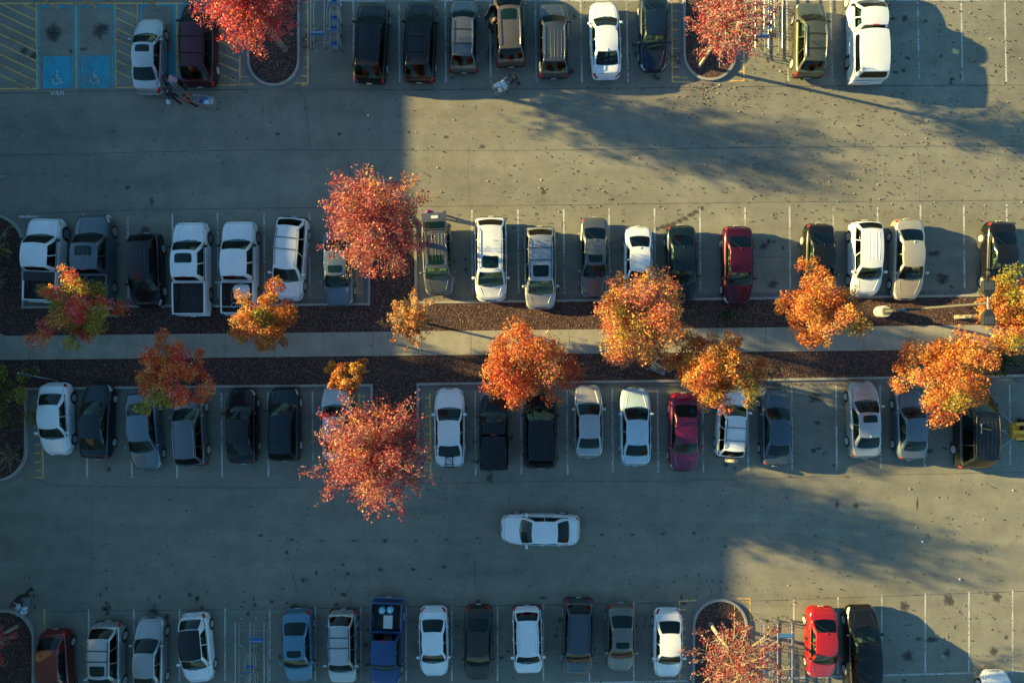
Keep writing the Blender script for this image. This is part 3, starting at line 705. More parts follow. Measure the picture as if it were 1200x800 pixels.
for x, _ in pts:
    if r.random() < .5: pts2.append((x, 352.8-.0125*(x-30)+5.2-r.uniform(0, 4.5)))
    else: pts2.append((x, 459.5-.0125*(x-30)+r.uniform(.5, 4.5)))
pts2 = [p for p in pts2 if not 428 < p[0] < 494]
pts2 += [(r.uniform(0, 1200), r.uniform(384, 418)) for _ in range(260)]
litter('fallen_leaves', [p for p in pts2 if p[1] < 384 or p[1] > 420], .02, .08, [(.30,.10,.06),(.40,.20,.14),(.25,.08,.05)], 5)
litter('fallen_leaves', [p for p in pts2 if walk_y(p[0])[0]+1 < p[1] < walk_y(p[0])[1]-1], .15, .07, [(.30,.12,.06),(.40,.24,.14),(.16,.10,.07)], 6)

# ------------------------------------------------------------------ vehicles
KIND = {
 #         W    H     a    b    c    d    hoodf hoodb belt deck  base roofw wheelR  axles(f,r)
 'sedan': (1.82,1.46,.255,.405,.70,.860, .70, .93, .95,1.03, .87,.70, .32, (.19,.79)),
 'coupe': (1.80,1.40,.28,.43,.66,.85, .68, .90, .92,1.0, .86,.68, .32, (.19,.79)),
 'hatch': (1.78,1.52,.23,.40,.80,.93, .74, .95, .98,1.0, .88,.72, .31, (.19,.81)),
 'suv':   (1.90,1.72,.225,.365,.86,.96,.86,1.06,1.08,1.08,.90,.74, .36, (.19,.80)),
 'van':   (1.98,1.78,.18,.335,.86,.955,.82,1.02,1.04,1.04,.90,.76, .34, (.19,.79)),
 'pickup':(1.98,1.88,.225,.335,.60,.64,1.02,1.16,1.18,1.18,.92,.77, .40, (.17,.775)),
}
PAINT = {
 'white': ((.64,.67,.71), 0, .35), 'slate': ((.045,.058,.072), .4, .35), 'taupe': ((.12,.098,.08), .5, .35), 'slateblue': ((.045,.075,.105), .4, .35), 'silver': ((.40,.41,.42), .6, .35), 'lightgrey': ((.30,.31,.32), .6, .35), 'grey': ((.095,.108,.122), .5, .35),
 'truckgrey': ((.062,.088,.112), .4, .35), 'bluegrey': ((.10,.14,.18), .5, .35), 'darkblue': ((.007,.018,.042), .3, .3), 'black': ((.006,.007,.009), 0, .25), 'charcoal': ((.014,.017,.021), .2, .3),
 'maroon': ((.05,.005,.018), .4, .3), 'darkmaroon': ((.055,.008,.016), .4, .3), 'magenta': ((.15,.006,.045), .4, .3), 'red': ((.33,.008,.010), .1, .3), 'darkred': ((.13,.006,.008), .2, .3),
 'blue': ((.008,.050,.16), .4, .3), 'steelblue': ((.07,.18,.27), .4, .35), 'champagne': ((.46,.42,.33), .5, .35), 'tan': ((.17,.155,.135), .5, .35), 'bronze': ((.036,.035,.029), .4, .35),
 'olive': ((.10,.105,.065), .5, .35), 'paleblue': ((.42,.55,.64), .3, .35), 'greenblack': ((.007,.018,.026), .3, .3),
}
def paint(n):
    c, me_, ro = PAINT[n]
    dk = sum(c) < .12
    return mat('paint_'+n, c, ro, me_, .55 if dk else .9, spec=.2 if dk else .5, var=.07, vscale=1.3, coatr=.06)

def lerp(a, b, t): return a+(b-a)*t
def smooth_interp(x, xs, ys):
    i = 0
    if x <= xs[0]: return ys[0]
    if x >= xs[-1]: return ys[-1]
    while x > xs[i+1]: i += 1
    t = (x-xs[i])/(xs[i+1]-xs[i]); h = xs[i+1]-xs[i]
    def sl(k):
        if k == 0 or k == len(xs)-1: return 0
        a = (ys[k]-ys[k-1])/(xs[k]-xs[k-1]); b = (ys[k+1]-ys[k])/(xs[k+1]-xs[k])
        return 0 if a*b <= 0 else 2*a*b/(a+b)
    m0, m1 = sl(i)*h, sl(i+1)*h
    return (2*t**3-3*t*t+1)*ys[i]+(t**3-2*t*t+t)*m0+(-2*t**3+3*t*t)*ys[i+1]+(t**3-t*t)*m1

class Shape:
    def __init__(s, kind, L, W=None, H=None, fr=None, rnd=1.0):
        k = KIND[kind]; s.kind = kind; s.L = L; s.W = W or k[0]; s.H = H or k[1]
        s.a, s.b, s.c, s.d = fr or k[2:6]
        s.hf, s.hb, s.belt, s.deck, s.base, s.rw, s.wr, s.ax = k[6:14]
        s.ax = (s.ax[0]*4.7/L*.98 if kind != 'pickup' else s.ax[0], s.ax[1] if L < 5 else s.ax[1])
        s.bed = kind == 'pickup'
        s.rnd = rnd
    def y(s, t): return s.L*(.5-t)
    def hw(s, t):       # half width in plan
        W = s.W/2
        r = s.rnd
        if s.kind in ('suv','van','pickup'):
            xs = [0,.012,.035,.07,.14,.3,.7,.92,.97,.99,1]; ys = [.56,.71,.83,.91,.975,1,1,.98,.92,.84,.70]
            if s.bed: ys = [.62,.76,.87,.935,.98,1,1,.99,.985,.98,.975]
        else:
            xs = [0,.012,.035,.07,.14,.3,.7,.90,.96,.988,1]; ys = [.44,.61,.76,.87,.96,1,.995,.945,.85,.72,.54]
        return W*smooth_interp(t, xs, ys)
    def zt(s, t):
        if s.bed:
            return smooth_interp(t, [0,.012,.04,s.a,.3,s.d+.006,s.d+.008,1], [.72,.90,s.hf,s.hb,s.belt,s.belt,.82,.80])
        rear = s.deck
        if s.kind in ('sedan','coupe'):
            return smooth_interp(t, [0,.01,.035,.10,s.a,s.a+.08,s.d,.955,.985,1], [.45,.60,s.hf-.06,s.hf+.03,s.hb,s.belt,rear,rear-.03,.86,.62])
        return smooth_interp(t, [0,.01,.035,.09,s.a,s.a+.08,s.d,.975,.992,1], [.48,.68,s.hf-.06,s.hf+.03,s.hb,s.belt,s.deck,s.deck-.05,.80,.60])
    def zb(s, t):
        z0 = smooth_interp(t, [0,.03,.1,.9,.97,1], [.28,.22,.20,.20,.26,.34])
        y = s.y(t)
        for ax in s.ax:
            dy = abs(y-s.y(ax)); R = s.wr+.055
            if dy < R: z0 = max(z0, s.wr-.02+math.sqrt(R*R-dy*dy)*.98)
        return z0
    def section(s, t):
        w = s.hw(t); zt = s.zt(t); zb = s.zb(t); d = zt
        bw = s.base
        P = [(0, zt+.022), (.22*w, zt+.020), (.45*w, zt+.014), (.66*w, zt+.006), ((bw-.05)*w, zt-.004), ((bw+.03)*w, zt-.03), ((bw+.085)*w if bw < .9 else .975*w, zt-.085), (.995*w, zt-.17), (1.0*w, zt-.29), (.985*w, min(.52, zt-.33)), (.992*w, min(.40, zt-.36)), (.975*w, .28), (.93*w, .22), (0, .22)]
        out = []
        for (x, z) in P[:-2]: out.append((x, max(z, zb)))
        out.append((.93*w, zb)); out.append((0, zb))
        return out
    def S(s, t, q, side=1, off=0.0):
        """q counts section points (0 centre top .. 13 centre bottom)"""
        def pt(t, q):
            P = s.section(min(1, max(0, t))); i = min(int(q), len(P)-2); f = q-i
            return Vector((lerp(P[i][0], P[i+1][0], f)*side, s.y(t), lerp(P[i][1], P[i+1][1], f)))
        p = pt(t, q)
        if off:
            e = .004
            n = (pt(t, min(12.9, q+.05))-pt(t, max(0, q-.05))).cross(pt(min(1, t+e), q)-pt(max(0, t-e), q))
            if n.length > 1e-9:
                n.normalize()
                if n.x*side + n.z*1.2 < 0 : n = -n
                p = p + n*off
        return p
    # cabin ----------------------------------------------------------
    def roofz(s, v): return s.H - .045 - .05*(2*v-1)**2*(1 if s.kind not in ('van','pickup') else .6) - (.03*max(0, v-.6) if s.kind in ('sedan','coupe') else 0)
    def wb(s, t): return s.hw(t)*s.base*(1 - .03*abs(2*(t-s.a)/(s.d-s.a)-1)**3)
    def wt(s, v): return s.W/2*s.rw*(1-.07*abs(2*v-1)**2.5)
    def side(s, u, v, sd=1):      # u 0 front .. 1 rear, v 0 belt .. 1 roof
        t = lerp(s.a, s.d, u); B = Vector((s.wb(t), s.y(t), s.zt(t)-.012))
        T_ = Vector((s.wt(u), s.y(lerp(s.b, s.c, u)), s.roofz(u)))
        p = B.lerp(T_, v); p.x += .035*math.sin(math.pi*v); p.x *= sd; return p
    def shield(s, u, v):          # u -1..1
        p = s.side(0, v); x = p.x; bow = lerp(.14, .07, v)
        return Vector((x*u, p.y+bow*(1-u*u), p.z+(.035*v+.012*(1-v))*(1-u*u)+.035*math.sin(math.pi*v)*.6))
    def rear(s, u, v):
        p = s.side(1, v); x = p.x; bow = lerp(.10 if s.kind != 'pickup' else .02, .05 if s.kind != 'pickup' else .01, v)
        return Vector((x*u, p.y-bow*(1-u*u), p.z+(.035*v+.012*(1-v))*(1-u*u)+.03*math.sin(math.pi*v)*.6))
    def roof(s, u, v):            # v 0 front..1 rear
        x = s.wt(v); y0 = s.shield(u, 1).y; y1 = s.rear(u, 1).y
        return Vector((x*u, lerp(y0, y1, v), s.roofz(v)+.035*(1-u*u)))

def patch_glass(fn, u0, u1, v0, v1, rc=.2, nu=10, nv=8, off=.006, ctr=None):
    """rounded panel on a surface fn(u,v), lifted off it"""
    V = []; F = []
    def nrm(u, v):
        e = 1e-3; a = fn(u+e, v)-fn(u-e, v); b = fn(u, v+e)-fn(u, v-e); n = a.cross(b)
        if n.length < 1e-12: return Vector((0,0,1))
        n.normalize()
        p = fn(u, v)
        if n.dot(p-(ctr or Vector((0, p.y*.7, .9)))) < 0: n = -n
        return n
    for j in range(nv+1):
        vv = -1+2*j/nv; vv = math.copysign(abs(vv)**.85, vv); e = abs(vv); ext = 1
        if e > 1-rc: q = (e-(1-rc))/rc; ext = 1-rc*(1-math.sqrt(max(0, 1-q*q)))*.8
        for i in range(nu+1):
            uu = (-1+2*i/nu)*ext
            u = lerp(u0, u1, (uu+1)/2); v = lerp(v0, v1, (vv+1)/2)
            V.append(fn(u, v)+nrm(u, v)*off)
    for j in range(nv):
        for i in range(nu):
            a = j*(nu+1)+i; q = (a, a+1, a+nu+2, a+nu+1)
            n = (V[q[1]]-V[q[0]]).cross(V[q[3]]-V[q[0]])
            cc = V[a]-(ctr or Vector((0, V[a].y*.7, .9)))
            F.append(q if n.dot(cc) > 0 else q[::-1])
    return V, F

def panel(name, fn, u0, u1, v0, v1, m, parent, **kw):
    V, F = patch_glass(fn, u0, u1, v0, v1, **kw); mb = MB(); mb.add(V, F); return mb.build(name, m, parent, 60)

WHEEL = {}
def wheel_meshes(R, dark):
    k = (round(R, 2), dark)
    if k in WHEEL: return WHEEL[k]
    w = .21; mb = MB()
    mb.lathe([(R*.62,-w/2+.02),(R*.70,-w/2),(R*.93,-w/2+.005),(R*.99,-w/2+.03),(R,0),(R*.99,w/2-.03),(R*.93,w/2-.005),(R*.70,w/2),(R*.62,w/2-.02)], 24, 'x')
    tyre = mb.mesh('wheel'); tyre.materials.append(M_RUB); tyre.polygons.foreach_set('use_smooth', [True]*len(tyre.polygons)); tyre.set_sharp_from_angle(angle=.7)
    mb = MB(); n = 40
    mb.lathe([(R*.66,w/2-.012),(R*.64,w/2+.004),(R*.58,w/2-.004),(R*.56,w/2-.05),(R*.10,w/2-.06),(R*.10,w/2-.012),(.01,w/2-.008)], n, 'x', m=0)
    # dark back wall between spokes, spokes proud of it
    mb.lathe([(R*.555,w/2-.045),(R*.12,w/2-.045)], 20, 'x', m=1)
    for i in range(5):
        t = 2*math.pi*i/5; Mx = Matrix.Rotation(t, 3, 'X')
        mb.box(Mx @ Vector((w/2+.0, 0, R*.34)), (.026, R*.17, R*.52), Mx)
    rim = mb.mesh('rim'); rim.materials.append(M_RIMD if dark else M_RIM); rim.materials.append(M_TRIM)
    WHEEL[k] = (tyre, rim); return WHEEL[k]

VEH = []
def vehicle(label, kind, xc, y0, y1, front='u', tilt=0, col='white', cat=None, W=None, H=None, fr=None, opts='', horiz=None, roofcol=None, group='cars parked in the lot'):
    name = {'sedan':'parked_sedan','coupe':'parked_sedan','hatch':'parked_hatchback','suv':'parked_suv','van':'parked_minivan','pickup':'pickup_truck'}[kind]
    kz = (CH-.75)/CH
    if horiz: L = (y1-y0)/S*kz; cpx = ((y0+y1)/2, xc)
    else: L = (y1-y0)/S*kz; cpx = (xc, (y0+y1)/2)
    L = max(3.9, L)
    loc = px(cpx[0], cpx[1], .75); loc.z = .007
    rz = {'u':0, 'd':math.pi, 'l':math.pi/2}[front] - math.radians(tilt)
    s = Shape(kind, L, W, H, fr)
    if horiz: name = 'driving_sedan'
    if roofcol: pass
    P = paint(col); RC = paint(roofcol) if roofcol else P
    t = empty(name, loc, rz, label, cat or {'sedan':'car','coupe':'car','hatch':'car','suv':'suv','van':'minivan','pickup':'pickup truck'}[kind], None if horiz else group)
    # --- body shell
    ts = sorted(set([0,.004,.012,.022,.035,.05,.07] + [round(.09+.0135*i,4) for i in range(66)] + [.975,.985,.992,.997,1] + [s.a, s.d] + ([s.d+.006, s.d+.008] if s.bed else [])))
    ts = [x for x in ts if x <= 1]
    mb = MB(); n = 14; V = []
    for tt in ts:
        sec = s.section(tt); y = s.y(tt)
        V += [(x, y, z) for x, z in sec] + [(-x, y, z) for x, z in sec[::-1][1:-1]]
    R_ = 2*n-2; F = []
    mi = []
    for i in range(len(ts)-1):
        for k in range(R_):
            F.append((i*R_+k, i*R_+(k+1) % R_, (i+1)*R_+(k+1) % R_, (i+1)*R_+k)); mi.append(1 if k in (10,11,12,13,14,15) and 0 else 0)
    F.append(tuple(range(R_))); F.append(tuple(range((len(ts)-1)*R_, len(ts)*R_))[::-1])
    mb.add(V, F, 0)
    for fi in range((len(ts)-1)*R_):
        i, k = divmod(fi, R_)
        if (k <= 4 or k >= R_-5) and s.a+.004 < (ts[i]+ts[i+1])/2 < s.d-.002: mb.m[fi] = 3
    def frame(fn, ulist, vlist, holes, m, flip):
        V2 = [fn(u, v) for v in vlist for u in ulist]; n2 = len(ulist); F2 = []
        for j in range(len(vlist)-1):
            for i in range(n2-1):
                uc = (ulist[i]+ulist[i+1])/2; vc = (vlist[j]+vlist[j+1])/2
                if any(h[0] < uc < h[1] and h[2] < vc < h[3] for h in holes): continue
                a = j*n2+i; q = (a, a+1, a+n2+1, a+n2); F2.append(q[::-1] if flip else q)
        mb.add(V2, F2, m)
    def lin(bp, n):
        out = []
        for a, b in zip(bp[:-1], bp[1:]):
            k = max(1, int(round((b-a)*n))); out += [a+(b-a)*i/k for i in range(k)]
        return out+[bp[-1]]
    cuts = {'sedan':[(.10,.47),(.50,.88)],'coupe':[(.12,.52),(.55,.84)],'hatch':[(.10,.46),(.49,.82)],'suv':[(.08,.38),(.41,.68),(.71,.94)],'van':[(.09,.38),(.41,.68),(.71,.95)],'pickup':[(.10,.50),(.55,.90)]}[kind]
    rw = {'pickup':(.80,.2,.9),'sedan':(.88,.08,.94),'coupe':(.88,.08,.94),'hatch':(.88,.08,.94)}.get(kind, (.90,.16,.93))
    # cabin shell
    N = 12
    for sd_ in (1, -1):
        frame(lambda u, v, sd_=sd_: s.side(u, v, sd_), lin([0]+[c for q in cuts for c in q]+[1], 14), lin([0,.10,.90,1], 5), [(q[0], q[1], .10, .90) for q in cuts], 0, sd_ > 0)
    frame(s.shield, lin([-1,-.92,.92,1], 6), lin([0,.05,.95,1], 6), [(-.92,.92,.05,.95)], 0, False)
    frame(s.rear, lin([-1,-rw[0],rw[0],1], 6), lin([0,rw[1],rw[2],1], 6), [(-rw[0],rw[0],rw[1],rw[2])], 0, True)
    mb.grid(lambda u, v: s.roof(2*u-1, v), N, 10, 2 if roofcol else 0, True)
    # panel gaps
    def ribbon(pts, w=.014):
        for a, b in zip(pts[:-1], pts[1:]):
            d = (b-a)
            if d.length < 1e-6: continue
            up = Vector((1 if a.x > 0 else -1, 0, 0)) if abs(a.x) > s.W*.46 and a.z < s.belt-.1 else Vector((0,0,1))
            nn = d.normalized().cross(up)*w/2
            q = [a-nn, b-nn, b+nn, a+nn]; nf = (q[1]-q[0]).cross(q[3]-q[0])
            mb.add(q, [(0,1,2,3) if nf.dot(up) > 0 else (3,2,1,0)], 1)
    for sd_ in (1, -1):
        ribbon([s.S(.035+(s.a-.035)*i/10, 4.3, sd_, .004) for i in range(11)])
        for td in ((s.a+.03, lerp(s.a, s.d, .50), lerp(s.a, s.d, .86)) if kind != 'pickup' else (s.a+.02, .42, s.d-.02)):
            ribbon([s.S(td, q, sd_, .005) for q in (5, 5.6, 6.3, 7, 7.6, 8.2, 9, 10)])
        if kind in ('sedan','coupe'): ribbon([s.S(s.d+.015+(.965-s.d-.015)*i/6, 4.0, sd_, .004) for i in range(7)])
    ribbon([s.S(.034, q, 1, .004) for q in (0,1,2,3,4,4.3)]); ribbon([s.S(.034, q, -1, .004) for q in (0,1,2,3,4,4.3)])
    if kind in ('sedan','coupe'): ribbon([s.S(.968, q, 1, .005) for q in (0,1,2,3,4)]); ribbon([s.S(.968, q, -1, .005) for q in (0,1,2,3,4)])
    for sd_ in (1,-1):   # hood creases pressed into the panel
        pts = [s.S(.06+(s.a-.08)*i/8, 2.4+.7*i/8, sd_, .003) for i in range(9)]
        for a, b in zip(pts[:-1], pts[1:]):
            mb.add([a+Vector((-.02,0,0)), b+Vector((-.02,0,0)), b+Vector((0,0,.012)), a+Vector((0,0,.012)), a+Vector((.02,0,0)), b+Vector((.02,0,0))], [(0,1,2,3)[::-1], (3,2,5,4)[::-1]], 0)
    if 'ribs' in opts:
        for k in range(5):
            u = -.62+.31*k
            mb.grid(lambda a, b, u=u: s.roof(u+(a-.5)*.035, .2+.72*b)+Vector((0,0,.012 if .2 < a < .8 else .001)), 3, 8, 0, True)
    body = mb.build('body', [P, M_GAP, RC, M_INT], t, 38, merge=.0008)
    ctr = Vector((0, 0, .9))
    # --- glass
    g = .05
    priv = kind in ('suv','van')
    panel('windshield', s.shield, -.94, .94, .035, .965, M_WG, t, rc=.08, nu=14)
    sr = random.Random(label); ms = sr.choice(M_SEATS); zs = lambda q: s.zt(q)
    dsh = MB(); dsh.grid(lambda u, v: s.shield((2*u-1)*.90, .03+.10*v)*1.0 + Vector((0, -.16-.20*v, -.07-.015*v)), 8, 3); dsh.build('dashboard', M_INT, t, 60)
    rows = [(lerp(s.a, s.b, 1.0)+.05, (-.19,.19))] + ([(lerp(s.b, s.c, .62 if not s.bed else .85), (-.24,0,.24))] if kind != 'coupe' else [])
    for ri, (tt, xs_) in enumerate(rows):
        yy = s.y(tt)
        for x_ in xs_:
            sm_ = MB(); zz = zs(tt); xx = x_*s.W
            sm_.box((xx, yy, zz+.08), (.44 if ri == 0 else .42, .13, .30), Matrix.Rotation(.2, 3, 'X')); sm_.box((xx, yy-.05, zz+.28), (.24,.08,.14), Matrix.Rotation(.15, 3, 'X')); sm_.box((xx, yy+.22, zz-.0), (.42,.38,.07))
            so_ = sm_.build('seat', ms, t); bv = so_.modifiers.new('b', 'BEVEL'); bv.width = .025; bv.segments = 1
    swm = MB(); c_ = Vector((-.19*s.W, s.y(lerp(s.a, s.b, .62)), zs(s.b)+.06)); swm.tube([c_+Vector((.17*math.cos(a_*math.pi/6), .07*math.sin(a_*math.pi/6), .15*math.sin(a_*math.pi/6))) for a_ in range(13)], .014, 4, cap=False); swm.build('steering_wheel', M_TRIM, t)
    for sg in (-1, 1):
        w_ = MB(); w_.tube([s.shield(.1*sg+.25, .035)+Vector((0,.03,.02)), s.shield(.75*sg*.5+.35*sg, .09)+Vector((0,0,.022))], .009, 4); w_.build('wiper', M_TRIM, t)
    panel('rear_window', s.rear, -rw[0]-.02, rw[0]+.02, rw[1]-.02, rw[2]+.02, M_TG if (priv or s.bed) else M_WG, t, rc=.08, nu=12)
    for sd_ in (1, -1):
        for ci, (u0, u1) in enumerate(cuts): panel('side_window', lambda u, v, sd_=sd_: s.side(u, v, sd_), u0-.008, u1+.008, .08, .92, M_TG if (priv and ci > 0) else M_WG, t, rc=.08, nu=8, nv=6)
    # --- lamps, grille, plate, bumpers
    for sd_ in (1, -1):
        panel('headlight', lambda u, v, sd_=sd_: s.S(u, v, sd_), .010, .085, 5.0, 7.2, M_LAMP, t, rc=.3, nu=6, nv=6, off=.008, ctr=Vector((0, s.y(.15), .4)))
        if s.bed: panel('taillight', lambda u, v, sd_=sd_: s.S(u, v, sd_), .975, .998, 8.2, 9.6, M_RED, t, rc=.3, nu=4, nv=4, off=.03, ctr=Vector((0, s.y(.8), .4)))
        elif kind in ('sedan','coupe','hatch'): panel('taillight', lambda u, v, sd_=sd_: s.S(u, v, sd_), .955, .996, 4.9, 7.2, M_RED, t, rc=.3, nu=6, nv=6, off=.008, ctr=Vector((0, s.y(.85), .4)))
        else: panel('taillight', lambda u, v, sd_=sd_: s.S(u, v, sd_), .968, .998, 5.0, 8.0, M_RED, t, rc=.3, nu=6, nv=6, off=.008, ctr=Vector((0, s.y(.85), .4)))
    gh = s.zt(.006); gz = (s.zb(0)+gh)/2
    mb = MB(); wg = s.hw(0)*1.1; mb.box((0, s.L/2+.004, gz+.02), (wg, .03, (gh-s.zb(0))*.55)); mb.build('grille', M_TRIM, t)
    mb = MB()
    pts = [Vector((s.hw(tt)*sd_*1.005, s.y(tt)+.012, .43)) for sd_, tl in ((-1, (.06,.03,.012,0)), (1, (0,.012,.03,.06))) for tt in tl]
    mb.tube(pts, .045, 6); mb.build('front_bumper', P if kind != 'pickup' else M_CHROME, t, 60)
    mb = MB(); pts = [Vector((s.hw(tt)*sd_*1.005, s.y(tt)-.012, .50)) for sd_, tl in ((-1, (.95,.975,.99,1)), (1, (1,.99,.975,.95))) for tt in tl]
    mb.tube(pts, .05, 6); mb.build('rear_bumper', (P if kind in ('sedan','coupe','hatch') else M_TRIM) if kind != 'pickup' else M_CHROME, t, 60)
    mb = MB(); mb.box((0, -s.L/2-.055, .56), (.31, .02, .15), Matrix.Rotation(.25, 3, 'X')); mb.build('license_plate', M_PLATE, t)
    # --- mirrors and handles
    for sd_ in (1, -1):
        p = s.side(.085, .12, sd_); mb = MB()
        mb.lathe([(.02,-.12),(.07,-.10),(.085,0),(.075,.09),(.03,.12)], 8, 'x', c=(p.x+sd_*.16, p.y, p.z+.06)); mb.tube([p, p+Vector((sd_*.10,0,.05))], .025, 5)
        mb.build('side_mirror', P if kind != 'pickup' else M_TRIM, t, 60)
        for u in ((.44,.80) if kind != 'pickup' else (.46,.86)):
            q = s.S(lerp(s.a, s.d, u), 7.0, sd_, .015); mb = MB(); mb.box(q, (.03, .2, .03)); mb.build('door_handle', P, t)
    # --- wheels
    for ax in s.ax:
        for sd_ in (1, -1):
            ty, rm = wheel_meshes(s.wr, 'drim' in opts)
            o = bpy.data.objects.new('wheel', ty); C.objects.link(o); o.parent = t; o.location = ((s.W/2-.115)*sd_, s.y(ax), s.wr)
            if sd_ < 0: o.rotation_euler = (0, 0, math.pi)
            o2 = bpy.data.objects.new('rim', rm); C.objects.link(o2); o2.parent = o
    # --- roof fittings
    if 'sun' in opts:
        v0, v1 = (.08, .34) if kind != 'sedan' else (.10, .40)
        if kind == 'pickup': v0, v1 = .12, .48
        if 'bigsun' in opts: v0, v1 = .12, .40
        panel('sunroof', s.roof, -.66, .66, v0, v1, M_GLASS, t, rc=.25, off=.006, ctr=Vector((0,0,.5)))
    if 'rail' in opts:
        for sd_ in (1, -1):
            mb = MB(); mb.tube([s.roof(.90*sd_, v)+Vector((0,0,h)) for v, h in ((.06,0),(.10,.05),(.3,.055),(.5,.055),(.7,.055),(.9,.05),(.95,0))], .020, 5); mb.build('roof_rail', M_CHROME if 'chr' in opts else M_TRIM, t, 60)
    if 'bar' in opts:
        for v in ((.32,.70) if 'bar2' not in opts else (.45,.72)):
            mb = MB(); mb.tube([s.roof(-.90, v)+Vector((0,0,.06)), s.roof(0, v)+Vector((0,0,.065)), s.roof(.90, v)+Vector((0,0,.06))], .022, 5); mb.build('crossbar', M_TRIM, t)
    if kind in ('sedan','hatch') and 'nofin' not in opts:
        mb = MB(); p = s.roof(0, .93); mb.add([p+Vector((-.025,-.1,0)), p+Vector((.025,-.1,0)), p+Vector((.0,.1,0)), p+Vector((0,-.09,.06))], [(0,1,3),(1,2,3),(2,0,3),(0,2,1)]); mb.build('antenna_fin', P, t)
    if kind == 'pickup':
        mb = MB(); mb.box(s.rear(0, 1)+Vector((0, -.02, .03)), (.34, .05, .045)); mb.build('third_brake_light', M_RED, t)
        make_bed(s, t, P, opts)
    if 'spare' in opts:
        ty, rm = wheel_meshes(.34, True); mb = MB()
        mb.lathe([(.10,-.10),(.33,-.09),(.36,-.02),(.36,.08),(.30,.11)], 20, 'x'); me = mb.mesh('spare_wheel'); o = link('spare_wheel', me, t, mat('spare_cover', (.35,.30,.2), .6), 50); o.rotation_euler = (0, 0, -math.pi/2); o.location = (.1, -s.L/2-.14, .85)
    VEH.append((label, loc, s, t)); return t, s

def make_bed(s, t, P, opts):
    y0 = s.y(s.d+.008); y1 = s.y(.992); zf = .83; zt = 1.26; w = s.W/2
    out = [Vector((-w*1.003, y0, 0)), Vector((-w*1.003, lerp(y0, y1, .5), 0)), Vector((-w*.99, y1+.12, 0)), Vector((-w*.95, y1, 0)), Vector((w*.95, y1, 0)), Vector((w*.99, y1+.12, 0)), Vector((w*1.003, lerp(y0, y1, .5), 0)), Vector((w*1.003, y0, 0))]
    inn = [Vector((-w*.90, y0, 0)), Vector((-w*.90, lerp(y0, y1, .5), 0)), Vector((-w*.89, y1+.14, 0)), Vector((-w*.86, y1+.07, 0)), Vector((w*.86, y1+.07, 0)), Vector((w*.89, y1+.14, 0)), Vector((w*.90, lerp(y0, y1, .5), 0)), Vector((w*.90, y0, 0))]
    Z = lambda p, z, k=1: Vector((p.x*k, p.y, z))
    mb = MB(); V = []
    for o_, i_ in zip(out, inn): V += [Z(o_, .70, .995), Z(o_, 1.15), Z(o_, zt-.02, .985), Z(o_.lerp(i_, .5), zt), Z(i_, zt-.02), Z(i_, zf)]
    F = []; mi = []
    for k in range(len(out)-1):
        for j in range(5): F.append(((k*6+j), (k+1)*6+j, (k+1)*6+j+1, k*6+j+1))
    mb.add(V, F, 0)
    # header of the bed behind the cab
    mb.box((0, y0-.03, (zf+zt)/2+.0), (w*1.8, .06, zt-zf-.02), m=0)
    bed = mb.build('cargo_bed', [P], t, 50)
    mb = MB(); mb.box((0, (y0+y1)/2+.02, zf+.01), (w*1.79, abs(y1-y0)-.14, .03))
    for sd_ in (1, -1): mb.box((sd_*w*.82, s.y(s.ax[1]), zf+.12), (w*.15, .85, .22))
    for k in range(9): mb.box((-w*.64+k*w*.16, (y0+y1)/2+.02, zf+.03), (.05, abs(y1-y0)-.2, .02))
    V_ = [Z(p, z, .996) for p in inn for z in (zf, zt-.06)]
    mb.add(V_, [(2*k, 2*k+2, 2*k+3, 2*k+1) for k in range(len(inn)-1)])
    mb.build('bed_liner', M_LINER, bed)
    mb = MB(); mb.box((0, y1-.008, .98), (w*1.5, .02, .03)); mb.build('tailgate_handle', M_TRIM, bed)
    if 'canopy' in opts:
        c = Shape('pickup', s.L, s.W*.985, s.H-.02, (s.d+.012, s.d+.02, .955, .99)); c.zt = lambda q: zt+.01; c.base = .985; c.rw = .86
        c.hw = lambda q: s.W/2
        mb = MB()
        for sd_ in (1, -1): mb.grid(lambda u, v, sd_=sd_: c.side(u, v, sd_), 12, 5, 0, sd_ > 0)
        mb.grid(lambda u, v: c.shield(2*u-1, v), 10, 4, 0); mb.grid(lambda u, v: c.rear(2*u-1, v), 10, 4, 0, True); mb.grid(lambda u, v: c.roof(2*u-1, v), 10, 10, 0, True)
        k = mb.build('truck_canopy', P, t, 38, merge=.0008)
        for sd_ in (1, -1):
            panel('canopy_window', lambda u, v, sd_=sd_: c.side(u, v, sd_), .08, .92, .18, .82, M_SGLASS, k, rc=.22, ctr=Vector((0,-1.6,1.5)))
        panel('canopy_rear_window', c.rear, -.85, .85, .1, .9, M_SGLASS, k, rc=.15, ctr=Vector((0,-1.6,1.5)))
    if 'tonneau' in opts:
        mb = MB(); mb.box((0, lerp(y0, y1, .17), zt+.004), (w*1.86, abs(y1-y0)*.32, .03)); mb.build('folded_bed_cover', M_LINER, t)
    if 'rack' in opts:
        for f in (.06, .80):
            mb = MB(); yy = lerp(y0, y1, f); mb.tube([(-w*1.12, yy, 1.62), (w*1.08, yy, 1.62)], .035, 6); mb.tube([(-w*.95, yy, zt), (-w*.95, yy, 1.62)], .03, 6); mb.tube([(w*.95, yy, zt), (w*.95, yy, 1.62)], .03, 6); mb.build('ladder_rack', M_STEEL, t)

V = vehicle
